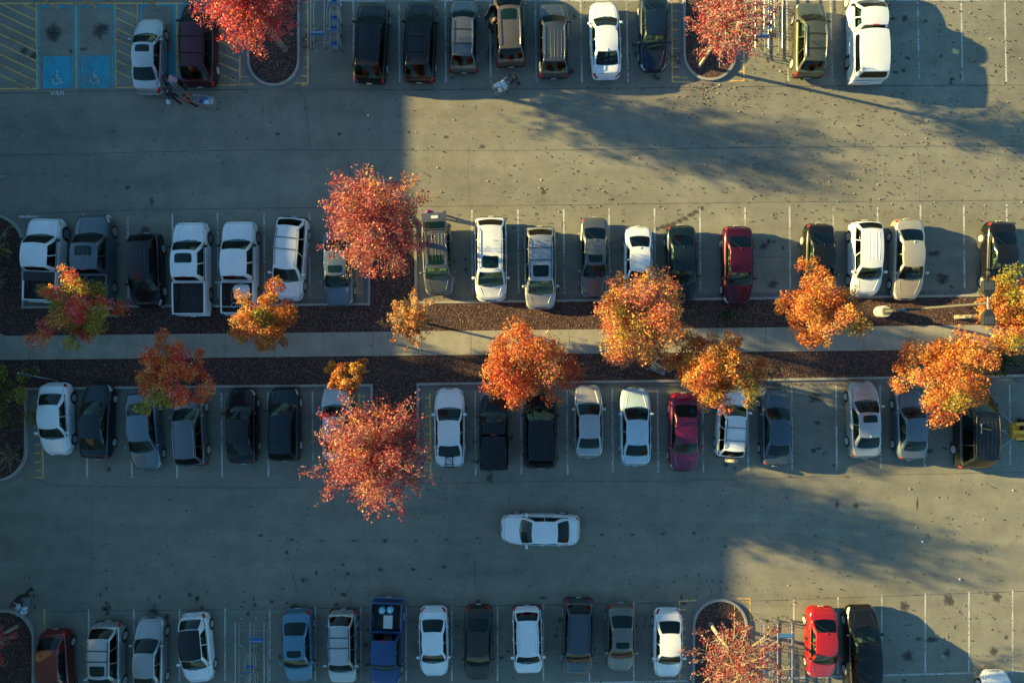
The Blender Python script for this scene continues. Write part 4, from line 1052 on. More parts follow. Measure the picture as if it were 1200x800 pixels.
# top row
V('white sedan with a sunroof parked on blue accessible stall paint, top left', 'sedan', 173.6, 21, 108.5, 'u', 0.3, 'silver', opts='sun')
V('dark maroon minivan with a roof rack beside the scarlet maple', 'van', 233, 4, 100, 'u', 0, 'darkmaroon', opts='rail bar', fr=(.17,.33,.84,.95))
V('black SUV leaning clockwise in its stall right of the top left cart corral', 'suv', 435.5, 3, 96, 'u', 3.6, 'black', opts='rail ribs', W=1.93)
V('black SUV with two roof crossbars in the top row', 'suv', 492.5, 2, 95, 'u', 2, 'black', opts='rail bar ribs')
V('slim grey SUV with crossbars and a roof fin, third in its top row group', 'suv', 543.5, -1, 83.5, 'u', .5, 'grey', W=1.72, opts='rail bar chr')
V('tan SUV in the top row with its driver door open', 'suv', 597, -18, 76.5, 'u', -2.5, 'taupe', opts='sun rail chr', W=1.80)
V('dark slate SUV with a ribbed roof, left of the white top row sedan', 'suv', 648.6, 4, 90, 'u', -.4, 'slate', W=1.80, opts='ribs chr rail')
V('white sedan turned slightly anticlockwise in the top row', 'sedan', 709.2, 1, 91, 'u', -2, 'white')
V('dark blue sedan nose down beside the top right tree island', 'sedan', 766, -9, 82, 'd', -.6, 'darkblue', W=1.70)
V('olive SUV with silver roof crossbars right of the top right cart corral', 'suv', 948.5, 3, 89.5, 'u', 1, 'olive', W=1.80, opts='rail bar chr')
V('white pickup truck with a white canopy over its bed, top right', 'pickup', 1015, -21, 97, 'u', -.6, 'white', opts='canopy', fr=(.235,.345,.505,.53))
# second row
V('white pickup truck with an open dark bed, leftmost of the upper middle row', 'pickup', 53.5, 256, 353.5, 'u', 2.2, 'white', opts='tonneau drim')
V('large blue grey pickup truck, its bed under the olive and red maple', 'pickup', 111, 252, 361, 'u', 0, 'truckgrey', opts='sun drim ribs', W=2.05)
V('black SUV nose down between two pickup trucks', 'suv', 171.5, 274, 359, 'd', -2, 'black', opts='ribs', W=1.82)
V('white pickup truck with a sunroof and empty dark bed', 'pickup', 225, 260.5, 369.5, 'u', -.4, 'white', opts='sun drim')
V('white pickup truck with a ladder rack and loaded bed', 'pickup', 281.5, 259.5, 368.5, 'u', 0, 'white', opts='rack drim')
V('white SUV with dark roof crossbars parked aslant beside the big red maple', 'suv', 340, 254.5, 350.5, 'd', 4.5, 'white', opts='rail bar2', W=1.86)
V('blue grey sedan with a sunroof, its rear under the big red maple', 'sedan', 395.8, 270, 358, 'd', -1.5, 'bluegrey', opts='sun')
V('grey SUV with its tailgate raised and a person behind it', 'suv', 513, 262, 345, 'd', -2.8, 'grey', opts='sun ribs rail chr', W=1.76)
V('long white minivan with a sunroof right of the tailgate-open SUV', 'van', 575.2, 254.5, 352, 'd', -.4, 'white', opts='sun rail chr', W=1.90)
V('silver minivan with rack bars and a sunroof, nose over the kerb', 'van', 633, 266, 361, 'd', -.7, 'silver', opts='sun rail bar2', W=1.86)
V('slate grey sedan with a sunroof, left of the coral maple', 'sedan', 696.3, 255.5, 348, 'd', 0, 'grey', opts='sun', W=1.74)
V('small white sedan whose hood is under the wide coral maple', 'sedan', 748, 266, 353, 'd', 0, 'white', W=1.66)
V('black sedan with a pale green rear window by the coral maple', 'sedan', 798.8, 264.5, 353.5, 'd', -1.8, 'greenblack')
V('maroon sedan alone between empty stalls in the upper middle row', 'sedan', 864.6, 265.5, 356, 'd', -.5, 'maroon', W=1.80)
V('black sedan with its nose under the round orange maple', 'sedan', 960, 262.5, 350, 'd', .5, 'black', W=1.78)
V('white wagon with a ribbed roof right of the round orange maple', 'suv', 1014.5, 259, 345.5, 'd', .5, 'white', opts='ribs', W=1.76, H=1.58)
V('champagne beige sedan in the upper middle row', 'sedan', 1064, 257, 350.2, 'd', 0, 'champagne')
V('black coupe under the lamp heads, rightmost of the upper middle row', 'coupe', 1172.5, 260, 346, 'd', 0, 'black')
# third row
V('small white sedan nose down, leftmost of the lower middle row', 'sedan', 64.5, 449.5, 533, 'd', -1, 'white')
V('very dark blue sedan nose up, second in the lower middle row', 'sedan', 112.5, 450.5, 537, 'u', 1.2, 'greenblack')
V('light grey sedan nose down under the dull red and green maple', 'sedan', 168, 459, 551, 'd', -4, 'bluegrey', W=1.84)
V('grey SUV with silver roof rails under the dull red and green maple', 'suv', 223, 461, 545.5, 'u', -3, 'grey', opts='rail chr', W=1.78)
V('black sedan nose up, left of the black roof-railed SUV in the shade', 'sedan', 283, 456, 542.5, 'u', -1.8, 'black')
V('black SUV with a dark railed roof, left of the silver sedan under the golden maple', 'suv', 333, 455, 539.5, 'u', -.2, 'greenblack', opts='rail bar ribs', W=1.82)
V('silver sedan half hidden by the big coral red maple', 'sedan', 394, 453.5, 540, 'u', -2, 'silver')
V('white sedan with a black bike rack on its trunk lid', 'sedan', 527, 456, 546, 'u', -.5, 'white')
V('black pickup truck with a flat dark canopy', 'pickup', 579, 463, 549.5, 'u', -.5, 'black', opts='canopy', W=1.72, H=1.66, fr=(.24,.36,.50,.52))
V('large black SUV with a ribbed roof, nose under the orange red maple', 'suv', 633, 458, 548, 'u', 0, 'black', opts='ribs rail', W=1.98, H=1.86)
V('silver sedan in the lower middle row right of the large black SUV', 'sedan', 689.5, 452, 535.5, 'u', -.4, 'silver', W=1.72)
V('pale blue white sedan with a cloth-dark rear window, left of the magenta sedan', 'sedan', 744.8, 455.5, 545, 'u', 0, 'paleblue', W=1.82)
V('magenta red sedan nose down, left of the aslant white SUV', 'sedan', 802, 461.5, 552, 'd', .5, 'magenta')
V('white SUV parked aslant with a covered spare wheel and black crossbars', 'suv', 857, 461, 533.5, 'u', 3.6, 'white', opts='rail bar spare', W=1.70)
V('steel dark blue sedan nose up, right of the aslant white SUV', 'sedan', 909.5, 456, 545, 'u', .3, 'slateblue', W=1.78)
V('silver sedan with a sunroof, between an empty stall and the blue grey sedan at right', 'sedan', 1013, 447.5, 536, 'u', -1.5, 'silver', opts='sun')
V('blue grey sedan partly under the large orange maple', 'sedan', 1067.5, 457, 538, 'u', -1, 'bluegrey')
V('long black van parked left of the yellow lift trailer', 'van', 1141.5, 447, 549, 'u', 0, 'charcoal', opts='ribs rail', W=2.0, H=1.95)
# lane
V('white sedan driving left along the empty lower lane', 'sedan', 620.5, 588, 678.5, 'l', .5, 'white', horiz=True)
# bottom row
V('dark red hatchback at the lower left tree island', 'hatch', 64.5, 739, 826, 'd', -2, 'darkred')
V('silver SUV with a bright sunroof frame, bottom left', 'suv', 125, 729.5, 818, 'd', .6, 'silver', opts='sun bar2 rail', W=1.80)
V('blue silver sedan nose up in the bottom row, left of the black-roofed hatchback', 'sedan', 174.5, 725, 814, 'u', 0, 'lightgrey', W=1.80)
V('white hatchback with a black roof in the bottom row', 'hatch', 229.5, 720, 800, 'd', -5, 'white', roofcol='black', opts='nofin', W=1.80, fr=(.25,.42,.84,.95))
V('steel blue sedan with a sunroof at the bottom', 'sedan', 348.5, 715, 800, 'd', -1, 'steelblue', opts='sun')
V('silver SUV with a roof rack, between the steel blue sedan and blue pickup', 'suv', 401.5, 715.5, 801, 'd', -.3, 'silver', opts='rail bar2 ribs', W=1.72, H=1.66)
V('bright blue pickup truck with boxes in its open bed', 'pickup', 453, 701.5, 801, 'd', 2, 'blue', W=1.88)
V('white sedan at the bottom, right of the bright blue pickup', 'sedan', 508.3, 712, 793, 'd', -.8, 'white', W=1.74)
V('dark bronze sedan at the bottom centre', 'sedan', 560.5, 710, 798, 'd', 0, 'bronze', W=1.72)
V('white SUV with a small black roof fin, at the bottom centre', 'suv', 618.3, 711, 789.5, 'd', -1.5, 'white', W=1.72, H=1.6, opts='ribs rail chr')
V('dark slate SUV turned slightly, right of the white bottom centre SUV', 'suv', 677, 702, 790.5, 'd', 1.6, 'slate', W=1.80, H=1.62, opts='rail')
V('grey tan sedan with a sunroof in the bottom row', 'sedan', 727.5, 708, 787, 'd', .3, 'tan', W=1.70, opts='sun')
V('white sedan left of the bottom right tree island', 'sedan', 783, 714, 794, 'd', 0, 'white', W=1.70, opts='nofin')
V('bright red sedan beside the bottom right cart corral', 'sedan', 963.5, 712, 795, 'd', -.5, 'red', W=1.80)
V('black SUV nose up, right of the bright red sedan', 'suv', 1010.5, 711, 806, 'u', -1.2, 'black', opts='ribs', W=1.90)
V('white car barely entering the frame at the bottom right corner', 'sedan', 1169, 788, 878, 'u', 1, 'white', W=1.80)
CAR = {l: (t, s) for l, _, s, t in VEH}
def find(sub): return next(v for k, v in CAR.items() if sub in k)

# ------------------------------------------------------------------ people
M_SKIN = mat('skin', (.42,.24,.17), .55); M_HAIR = mat('dark_hair', (.018,.013,.011), .6); M_HAIRB = mat('brown_hair', (.10,.055,.03), .6)
M_EYE = mat('eye', (.02,.02,.02), .2)
def person(loc, rz, label, shirt, trousers, hair, pose, long_sleeve=True, hairlong=False, group='shoppers walking in the lot'):
    """one skinned body; shirt, trousers, shoes and hair are its children. faces +y"""
    lean = pose.get('lean', 0); stride = pose.get('stride', .22); arms = pose.get('arms', 'push'); sc = pose.get('sc', 1.0)
    hip = Vector((0, 0, .92))
    def up(h, f=0): return hip + Vector((0, math.sin(lean)*h + f, math.cos(lean)*h))
    J = {'pelvis': hip, 'waist': up(.16), 'chest': up(.36), 'neck': up(.53, .01), 'head': up(.66, .035), 'crown': up(.79, .03)}
    for sg, n in ((-1,'l'),(1,'r')):
        st = stride*sg
        J['hip'+n] = hip+Vector((.09*sg, 0, -.05)); J['knee'+n] = Vector((.10*sg, st*.45+.05, .49)); J['ank'+n] = Vector((.11*sg, st - (.04 if sg < 0 else 0), .085)); J['toe'+n] = Vector((.12*sg, st+.15, .045))
        sh = up(.47)+Vector((.17*sg, 0, 0)); J['sho'+n] = sh
        if arms == 'push': el = sh+Vector((.05*sg, .14, -.26)); ha = el+Vector((-.04*sg, .24, .02))
        elif arms == 'reach': el = sh+Vector((.04*sg, .20, -.18)); ha = el+Vector((-.05*sg, .25, -.05))
        elif arms == 'up': el = sh+Vector((.05*sg, .22, .05)); ha = el+Vector((-.03*sg, .18, .18))
        else: el = sh+Vector((.06*sg, -.03+.10*sg, -.28)); ha = el+Vector((.01*sg, .10+.06*sg, -.22))
        J['elb'+n] = el; J['wri'+n] = ha
        d = (ha-el).normalized(); J['palm'+n] = ha+d*.07
    E = [('pelvis','waist'),('waist','chest'),('chest','neck'),('neck','head'),('head','crown')]
    for n in 'lr': E += [('pelvis','hip'+n),('hip'+n,'knee'+n),('knee'+n,'ank'+n),('ank'+n,'toe'+n),('chest','sho'+n),('sho'+n,'elb'+n),('elb'+n,'wri'+n),('wri'+n,'palm'+n)]
    rad = {'pelvis':.135,'waist':.125,'chest':.145,'neck':.055,'head':.098,'crown':.07}
    for n in 'lr': rad.update({'hip'+n:.095,'knee'+n:.06,'ank'+n:.042,'toe'+n:.04,'sho'+n:.062,'elb'+n:.043,'wri'+n:.029,'palm'+n:.032})
    for sg, n in ((-1,'l'),(1,'r')):      # fingers and thumb
        d = (J['wri'+n]-J['elb'+n]).normalized(); sdv = d.cross(Vector((0,0,1)))
        sdv = sdv.normalized() if sdv.length > .1 else Vector((1,0,0)); dn = d.cross(sdv).normalized()
        if dn.z > 0: dn = -dn
        for k, (o_, ln) in enumerate(((-.03,.065),(-.01,.075),(.01,.07),(.03,.055))):
            a = f'f{k}a{n}'; b = f'f{k}b{n}'; J[a] = J['palm'+n]+sdv*o_+d*.035; J[b] = J[a]+d*ln*.5+dn*ln*.6; rad[a] = .009; rad[b] = .007; E += [('palm'+n, a), (a, b)]
        a = f'ta{n}'; b = f'tb{n}'; J[a] = J['wri'+n]+d*.03-sdv*sg*.035+dn*.01; J[b] = J[a]+d*.04+dn*.02; rad[a] = .011; rad[b] = .008; E += [('palm'+n, a), (a, b)]
    names = list(J); ix = {n: i for i, n in enumerate(names)}
    me = bpy.data.meshes.new('person_skel'); me.from_pydata([J[n] for n in names], [(ix[a], ix[b]) for a, b in E], [])
    ob = bpy.data.objects.new('tmp', me); C.objects.link(ob)
    md = ob.modifiers.new('s', 'SKIN'); md.use_smooth_shade = True; md.branch_smoothing = .6
    sv = me.skin_vertices[0].data
    for i, n in enumerate(names):
        rr = rad[n]; sv[i].radius = (rr*1.25, rr*.85) if n in ('pelvis','waist','chest') else (rr, rr); sv[i].use_root = (n == 'pelvis')
    ob.modifiers.new('u', 'SUBSURF').levels = 2
    dg = bpy.context.evaluated_depsgraph_get(); ev = ob.evaluated_get(dg); bme = bpy.data.meshes.new_from_object(ev)
    bpy.data.objects.remove(ob)
    bme.name = 'person'
    bme.materials.clear(); bme.materials.append(M_SKIN)
    segs = [(J[a], J[b], a, b) for a, b in E]
    def garment(p):
        best = None; bd = 9
        for a, b, na, nb in segs:
            d = b-a; t = max(0, min(1, (p-a).dot(d)/d.length_squared)); q = (a+d*t-p).length - lerp(rad[na], rad[nb], t)*.9
            if q < bd: bd = q; best = (na, nb, t)
        na, nb, t = best
        if nb[:3] in ('toe',) or (nb[:3] == 'ank' and t > .92): return 'shoes'
        if nb[:3] in ('hip','kne','ank'): return 'trousers'
        if na == 'pelvis' and t < .35: return 'trousers'
        if nb in ('waist','chest'): return 'shirt'
        if nb == 'neck': return 'shirt' if t < .72 else None
        if nb[:3] in ('sho',) : return 'shirt'
        if nb[:3] == 'elb': return 'shirt' if long_sleeve or t < .6 else None
        if nb[:3] == 'wri': return 'shirt' if long_sleeve and t < .9 else None
        return None
    gs = [garment(p.center) for p in bme.polygons]
    root = link('person', bme, None); root.location = loc; root.rotation_euler = (0, 0, rz); root.scale = (sc, sc, sc)
    tag(root, label, 'person', group)
    bme.polygons.foreach_set('use_smooth', [True]*len(bme.polygons))
    for gname, m, off in (('shirt', shirt, .014), ('trousers', trousers, .012), ('shoes', M_TRIM, .010)):
        idx = [i for i, g in enumerate(gs) if g == gname]
        if not idx: continue
        vm = {}; V_ = []; F_ = []
        for i in idx:
            q = []
            for vi in bme.polygons[i].vertices:
                if vi not in vm: vm[vi] = len(V_); v = bme.vertices[vi]; V_.append(v.co+v.normal*off)
                q.append(vm[vi])
            F_.append(q)
        k = MB(); k.add(V_, F_); link(gname, k.mesh(gname), root, m, 180)
    # hair, eyes, nose
    h = J['head'].lerp(J['crown'], .35); mb = MB()
    pr = []; nU = 14
    for j in range(9):
        ph = math.pi*.62*j/8; pr.append((.122*math.sin(ph)+.001, .128*math.cos(ph)))
    V_ = []
    for rr, z in pr:
        for k in range(nU):
            t = 2*math.pi*k/nU; V_.append(h+Vector((rr*math.cos(t)*.92, rr*math.sin(t)*1.02-.02 - (.012 if z < .02 else 0), z+.0)))
    F_ = [(i*nU+k, (i+1)*nU+k, (i+1)*nU+(k+1) % nU, i*nU+(k+1) % nU) for i in range(8) for k in range(nU) if not (i >= 5 and 1 <= k <= 5)]
    mb.add(V_, F_)
    if hairlong: mb.tube([h+Vector((0,-.09,.0)), h+Vector((0,-.13,-.12)), h+Vector((0,-.12,-.28))], [.09,.085,.04], 8)
    mb.build('hair', hair, root, 180)
    for sg in (-1, 1):
        mb = MB(); mb.lathe([(.002,-.008),(.009,-.004),(.010,0),(.009,.004),(.002,.008)], 8, 'z', c=J['head']+Vector((.033*sg, .088, .03))); mb.build('eye', M_EYE, root, 180)
    mb = MB(); p = J['head']+Vector((0,.09,.012)); mb.add([p+Vector((-.014,0,-.012)), p+Vector((.014,0,-.012)), p+Vector((0,.028,-.010)), p+Vector((0,0,.03))], [(0,2,3),(2,1,3),(1,0,3),(0,1,2)]); mb.build('nose', M_SKIN, root)
    return root
def face(dx, dy): return math.atan2(-dx, dy)      # heading for a figure or cart whose front is +y, (dx,dy) in world
M_PINK = mat('pink_cloth', (.42,.25,.30), .85); M_NAVY = mat('navy_cloth', (.010,.022,.05), .85); M_RUST = mat('rust_cloth', (.30,.075,.055), .85)
M_DARKC = mat('black_cloth', (.012,.012,.014), .9); M_MAG = mat('magenta_cloth', (.45,.02,.38), .8); M_JEAN = mat('denim', (.03,.045,.08), .9); M_CREAM = mat('cream_cloth', (.6,.55,.5), .85)
def gp(x, y, h=.9): q = px(x, y, h); q.z = .008; return q
person(gp(208, 95, 1.0), face(-1, .25), 'person in a pink top bending forward beside the maroon minivan', M_PINK, M_DARKC, M_HAIR, {'lean': .95, 'stride': .12, 'arms': 'hang'}, hairlong=True)
person(gp(201, 111, 1.0), face(-.6, .5), 'person in a dark top carrying a pale bag behind the white sedan', M_NAVY, M_DARKC, M_HAIR, {'lean': .15, 'stride': .2, 'arms': 'hang'})
person(gp(217, 115.5, .95), face(1, -.1), 'person in a rust red top pushing a full shopping cart', M_RUST, M_DARKC, M_HAIR, {'lean': .38, 'stride': .2, 'arms': 'push'})
person(gp(604.5, 91, .95), face(-1, -.45), 'person in a navy top pushing a cart of white bags below the tan SUV', M_NAVY, M_JEAN, M_HAIRB, {'lean': .2, 'stride': .2, 'arms': 'push'})
person(gp(503, 247.5, .9), face(.25, -1), 'person in a magenta top standing behind the raised tailgate', M_MAG, M_CREAM, M_HAIR, {'lean': .25, 'stride': .06, 'arms': 'reach'}, long_sleeve=False)
person(gp(23, 699, .95), face(.1, -1), 'person in black with a cart at the lower left kerb', M_DARKC, M_DARKC, M_HAIR, {'lean': .35, 'stride': .16, 'arms': 'push'})
person(gp(574, 27, .95), face(1, -.2), 'person in dark clothes beside the open door of the tan SUV', M_DARKC, M_JEAN, M_HAIRB, {'lean': .5, 'stride': .12, 'arms': 'reach'}, long_sleeve=False)

# ------------------------------------------------------------------ shopping carts and corrals
def cart_proto():
    t = empty('shopping_cart', (0,0,0))
    # basket, front is +y; rear at y=-.45
    mb = MB(); zb_, zt_ = .52, .98
    def P(u, v, top): # u -1..1 across, v 0 rear..1 front
        w = lerp(.27, .21, v)*(1 if top else .88); y = lerp(-.42, .46 if top else .40, v); z = zt_-.06*v if top else lerp(zb_, zb_+.06, v); return Vector((u*w, y, z))
    rim = [P(-1,0,1), P(-1,1,1), P(1,1,1), P(1,0,1), P(-1,0,1)]; mb.tube(rim, .011, 5)
    bot = [P(-1,0,0), P(-1,1,0), P(1,1,0), P(1,0,0), P(-1,0,0)]; mb.tube(bot, .009, 4)
    for i in range(1, 10): v = i/10; mb.tube([P(-1,v,1), P(-1,v,0), P(1,v,0), P(1,v,1)], .0055, 3, cap=False)
    for i in range(7): u = -1+2*i/6; mb.tube([P(u,1,1), P(u,1,0), P(u,0,0)], .0055, 3, cap=False)
    for k in (.35, .7): mb.tube([P(-1,0,1).lerp(P(-1,0,0),k), P(-1,1,1).lerp(P(-1,1,0),k), P(1,1,1).lerp(P(1,1,0),k), P(1,0,1).lerp(P(1,0,0),k)], .0055, 3, cap=False)
    mb.build('basket', M_STEEL, t)
    mb = MB()
    for sg in (-1, 1):
        mb.tube([(.27*sg,-.50,1.03),(.265*sg,-.42,.95),(.24*sg,-.40,.50),(.24*sg,-.36,.20),(.22*sg,.36,.17)], .013, 5); mb.tube([(.22*sg,.36,.17),(.19*sg,.30,.54)], .012, 5)
    mb.tube([(-.22,.36,.17),(.22,.36,.17)], .012, 5); mb.tube([(-.24,-.36,.20),(.24,-.36,.20)], .012, 5)
    for k in range(4): mb.tube([(-.22,-.2+.15*k,.185),(.22,-.2+.15*k,.185)], .007, 4)
    mb.build('frame', M_STEEL, t)
    mb = MB(); mb.tube([(-.28,-.50,1.03),(.28,-.50,1.03)], .019, 8); mb.box((0,-.50,1.035), (.30,.05,.035)); mb.build('handle', M_PLBLUE, t)
    mb = MB(); mb.box((0,-.30,.78), (.36,.20,.02)); mb.box((0,-.20,.87), (.38,.02,.17), Matrix.Rotation(.2,3,'X')); mb.build('child_seat', M_PLBLUE, t)
    mb = MB(); mb.box((.235,.455,.94), (.05,.03,.05)); mb.box((-.235,.455,.94), (.05,.03,.05)); mb.build('corner_bumper', M_PLBLUE, t)
    wm = MB(); wm.lathe([(.02,-.018),(.058,-.015),(.062,0),(.058,.015),(.02,.018)], 12, 'x'); wmesh = wm.mesh('caster'); wmesh.materials.append(M_RUB)
    for x, y in ((-.22,.34),(.22,.34),(-.24,-.36),(.24,-.36)):
        o = bpy.data.objects.new('caster', wmesh); C.objects.link(o); o.parent = t; o.location = (x, y, .063)
    return t
CARTP = cart_proto(); CART_USED = [False]
def cart(x, y, hdg, label, group='shopping carts', h=.9):
    if not CART_USED[0]: t = CARTP; CART_USED[0] = True
    else:
        t = CARTP.copy(); C.objects.link(t)
        for ch in CARTP.children:
            c = ch.copy(); C.objects.link(c); c.parent = t
    q = px(x, y, h); t.location = (q.x, q.y, .006); t.rotation_euler = (0, 0, hdg)
    tag(t, label, 'shopping cart', group); return t
def bags(base, hdg, cols, label, n, seed, spread=(.18,.34), z=.60, rr=.13):
    r_ = random.Random(seed); t = empty('shopping_bag', base, hdg, label, 'bags', 'groceries in the carts')
    for i in range(n):
        c = Vector((r_.uniform(-spread[0], spread[0]), r_.uniform(-spread[1], spread[1]), z+.16+r_.uniform(0,.10)))
        bm = bmesh.new(); bmesh.ops.create_icosphere(bm, subdivisions=3, radius=1)
        sx, sy, sz = rr*r_.uniform(.8,1.2), rr*r_.uniform(.8,1.2), rr*r_.uniform(.9,1.3)
        for v in bm.verts:
            k = 1+.35*noise.noise(v.co*2.5+Vector((i*7+seed,0,0)))+.15*noise.noise(v.co*7+Vector((i,0,0)))
            v.co = Vector((v.co.x*sx*k, v.co.y*sy*k, v.co.z*sz*k))+c
        me_ = bpy.data.meshes.new('bag'); bm.to_mesh(me_); bm.free(); link('bag', me_, t, cols[i % len(cols)], 180)
    return t
M_BAG = mat('white_plastic', (.62,.65,.68), .35, bump=.6, bscale=12); M_BAGB = mat('blue_print', (.05,.22,.40), .4); M_BOT = mat('bottle_pack', (.50,.60,.68), .12, 0, 1); M_BAGR = mat('red_bag', (.30,.02,.03), .5)
c1 = cart(241.5, 117.5, face(1, -.08), 'shopping cart full of drinks packs pushed by the person in rust red')
def boxload(base, hdg, items, label, cat='groceries', name='grocery_pack'):
    t = empty(name, base, hdg, label, cat, 'groceries in the carts')
    for nm, c, d, m_ in items:
        mb = MB(); mb.box(c, d, Matrix.Rotation(.04, 3, 'Z')); o = mb.build(nm, m_, t)
        bv = o.modifiers.new('b', 'BEVEL'); bv.width = .02; bv.segments = 2
    return t
t_ = boxload(c1.location, c1.rotation_euler.z, [('pack', (.08,-.02,.70), (.24,.30,.22), M_BOT), ('pack', (-.12,-.05,.66), (.16,.30,.14), M_BAGB), ('box', (.06,-.34,.86), (.22,.10,.1), M_BAGR)], 'drinks packs and a red box riding in the full cart')
for i in range(3):
    for j in range(2):
        mb = MB(); mb.lathe([(.05,0),(.062,.02),(.062,.18),(.03,.24),(.02,.27),(.01,.275)], 10, 'z', c=(-.12+.12*i-.0, .14+.14*j, .60)); mb.build('water_jug', M_BOT, t_, 60)
c2 = cart(586, 101, face(-1, -.45), 'cart heaped with white bags below the tan SUV')
bags(c2.location, c2.rotation_euler.z, [M_BAG], 'white plastic bags heaped in the cart below the tan SUV', 9, 4)
c3 = cart(24, 712, face(.1, -1), 'cart with white bags on the lower left island kerb')
bags(c3.location, c3.rotation_euler.z, [M_BAG, M_BAG, M_BAGB], 'white and blue bags in the cart at the lower left kerb', 8, 8)
b_ = bags(gp(196, 118, .6), .5, [M_BAG], 'pale bag held low by the person in the dark top', 3, 12, (.10,.10), .15, .10); b_['group'] = 'groceries in the carts'
# tipped carts lying on the mulch
def tipped(x, y, hdg, label):
    t = cart(x, y, hdg, label, h=.3); t.rotation_euler = (math.radians(84), 0, hdg); t.location.z = .62; return t
tp_ = cart(771, 434, 0, 'empty cart tipped on its side in the sunlit mulch', h=.35)
tp_.rotation_mode = 'QUATERNION'
tp_.rotation_quaternion = (Matrix.Rotation(math.radians(-118), 3, 'Z') @ Matrix.Rotation(math.radians(88), 3, 'Y')).to_quaternion(); tp_.location.z = .40
q = px(771, 431, .3); off = tp_.rotation_quaternion @ Vector((0, 0, .72)); tp_.location.x = q.x-off.x; tp_.location.y = q.y-off.y
tp2 = cart(873, 437, 0, 'cart lying under the orange maple right of the tipped cart', h=.35)
tp2.rotation_mode = 'QUATERNION'; tp2.rotation_quaternion = (Matrix.Rotation(math.radians(-60), 3, 'Z') @ Matrix.Rotation(math.radians(88), 3, 'Y')).to_quaternion(); tp2.location.z = .40
q = px(875, 437, .3); off = tp2.rotation_quaternion @ Vector((0, 0, .72)); tp2.location.x = q.x-off.x; tp2.location.y = q.y-off.y

def corral(xs, yend, yfar, ysign, label, board_bay, board_y):
    """three hooped rails running away from the open end; px given at ground"""
    o0 = px(xs[1], (yend+yfar)/2); t = empty('cart_corral', (o0.x, o0.y, 0), 0, label, 'cart corral', 'cart corrals between the stalls')
    L = lambda x, y, z: Vector((px(x, y).x-o0.x, px(x, y).y-o0.y, z))
    for x in xs:
        mb = MB()
        a = L(x, yend, 0); b = L(x, yfar, 0); d = (b-a).normalized()
        mb.tube([a+Vector((0,0,.30)), a+Vector((0,0,.80))-d*.03, a+d*.08+Vector((0,0,.92)), b+Vector((0,0,.92))], .026, 6)
        mb.tube([a+Vector((0,0,.80))-d*.03, a+Vector((0,0,.42))-d*.03, a+d*.08+Vector((0,0,.34)), b+Vector((0,0,.34))], .024, 6)
        n = 4
        for k in range(n+1):
            p = a.lerp(b, k/n) + (d*.12 if k == 0 else Vector()); mb.tube([p, p+Vector((0,0,.92))], .024, 6)
            mb.box(p+Vector((0,0,.012)), (.14,.14,.016))
        mb.build('rail', M_STEEL, t, 60)
    mb = MB(); a = L(xs[0], board_y+ysign*3, .03); b = L(xs[2], board_y+ysign*3, .03); mb.tube([a, b], .022, 6); mb.build('floor_bar', M_STEEL, t)
    x0, x1 = (xs[0], xs[1]) if board_bay == 0 else (xs[1], xs[2])
    a = L(x0, board_y, 1.0); b = L(x1, board_y, 1.0); mb = MB(); mb.box((a+b)/2, ((b-a).length, .05, .26), Matrix.Rotation(-.5*ysign, 3, 'X')); bd = mb.build('sign_board', M_PLBLUE, t)
    mb = MB(); mb.tube([a+Vector((0,0,.13)), b+Vector((0,0,.13))], .02, 5); mb.build('edge_bar', M_STEEL, bd)
    return t
corral((369.5, 385, 400), 62, -50, 1, 'cart corral with a blue board right of the scarlet maple', 0, 48)
corral((283, 300, 316), 722, 860, -1, 'cart corral in the bottom left of the lot between the sedans', 1, 741)
corral((879, 894, 910), 66, -50, 1, 'cart corral right of the thinning pink red maple', 0, 51)
corral((889, 904.5, 921), 722, 860, -1, 'cart corral beside the bright red sedan', 1, 736)
G = 'carts nested in the corrals'
for (x, y, hd, lb) in [(391.5, 60-15, 0, 'front cart of the top left corral'), (391.5, 27, 0, 'second cart of the top left corral'), (391.5, 15, 0, 'third cart of the top left corral'), (391.5, -5, 0, 'last cart cut by the top edge, top left corral'),
                       (292.5, 776, 0, 'cart nearest the blue board in the bottom left corral'), (292.5, 800, 0, 'cart cut by the bottom edge in the bottom left corral'),
                       (902, 25, 0, 'front cart of the top right corral'), (902, 15, 0, 'second cart of the top right corral'), (902, 3, 0, 'third cart cut by the top edge, top right corral'),
                       (896.5, 764, math.pi, 'front cart under the twigs in the bottom right corral'), (896.5, 773, math.pi, 'second cart in the bottom right corral'), (896.5, 783, math.pi, 'third cart in the bottom right corral'), (896.5, 793, math.pi, 'last cart in the bottom right corral')]:
    cart(x, y, hd, lb, G)

# ------------------------------------------------------------------ light pole
p0 = px(1029, 365.5); lp = empty('light_pole', (p0.x, p0.y, .1), 0, 'tall parking lot light pole on a pale concrete base with two lamp heads', 'light pole')
mb = MB(); mb.lathe([(.34,0),(.345,.02),(.34,.72),(.31,.76),(.01,.765)], 28); mb.build('concrete_base', mat('pale_concrete', (.42,.40,.33), .85, bump=.2, var=.08), lp, 40)
mb = MB(); mb.box((0,0,.785), (.36,.36,.04)); mb.lathe([(.10,.80),(.085,1.6),(.065,5),(.048,9.45),(.01,9.47)], 16); mb.build('pole', mat('pole_paint', (.085,.085,.075), .6), lp, 40)
mb = MB(); mb.lathe([(.10,2.5),(.10,2.9)], 14); mb.build('blue_band', M_PLBLUE, lp)
mb = MB(); mb.lathe([(.092,1.6),(.075,4.6)], 14); mb.build('dark_sleeve', mat('dark_sleeve', (.03,.035,.045), .5), lp, 40)
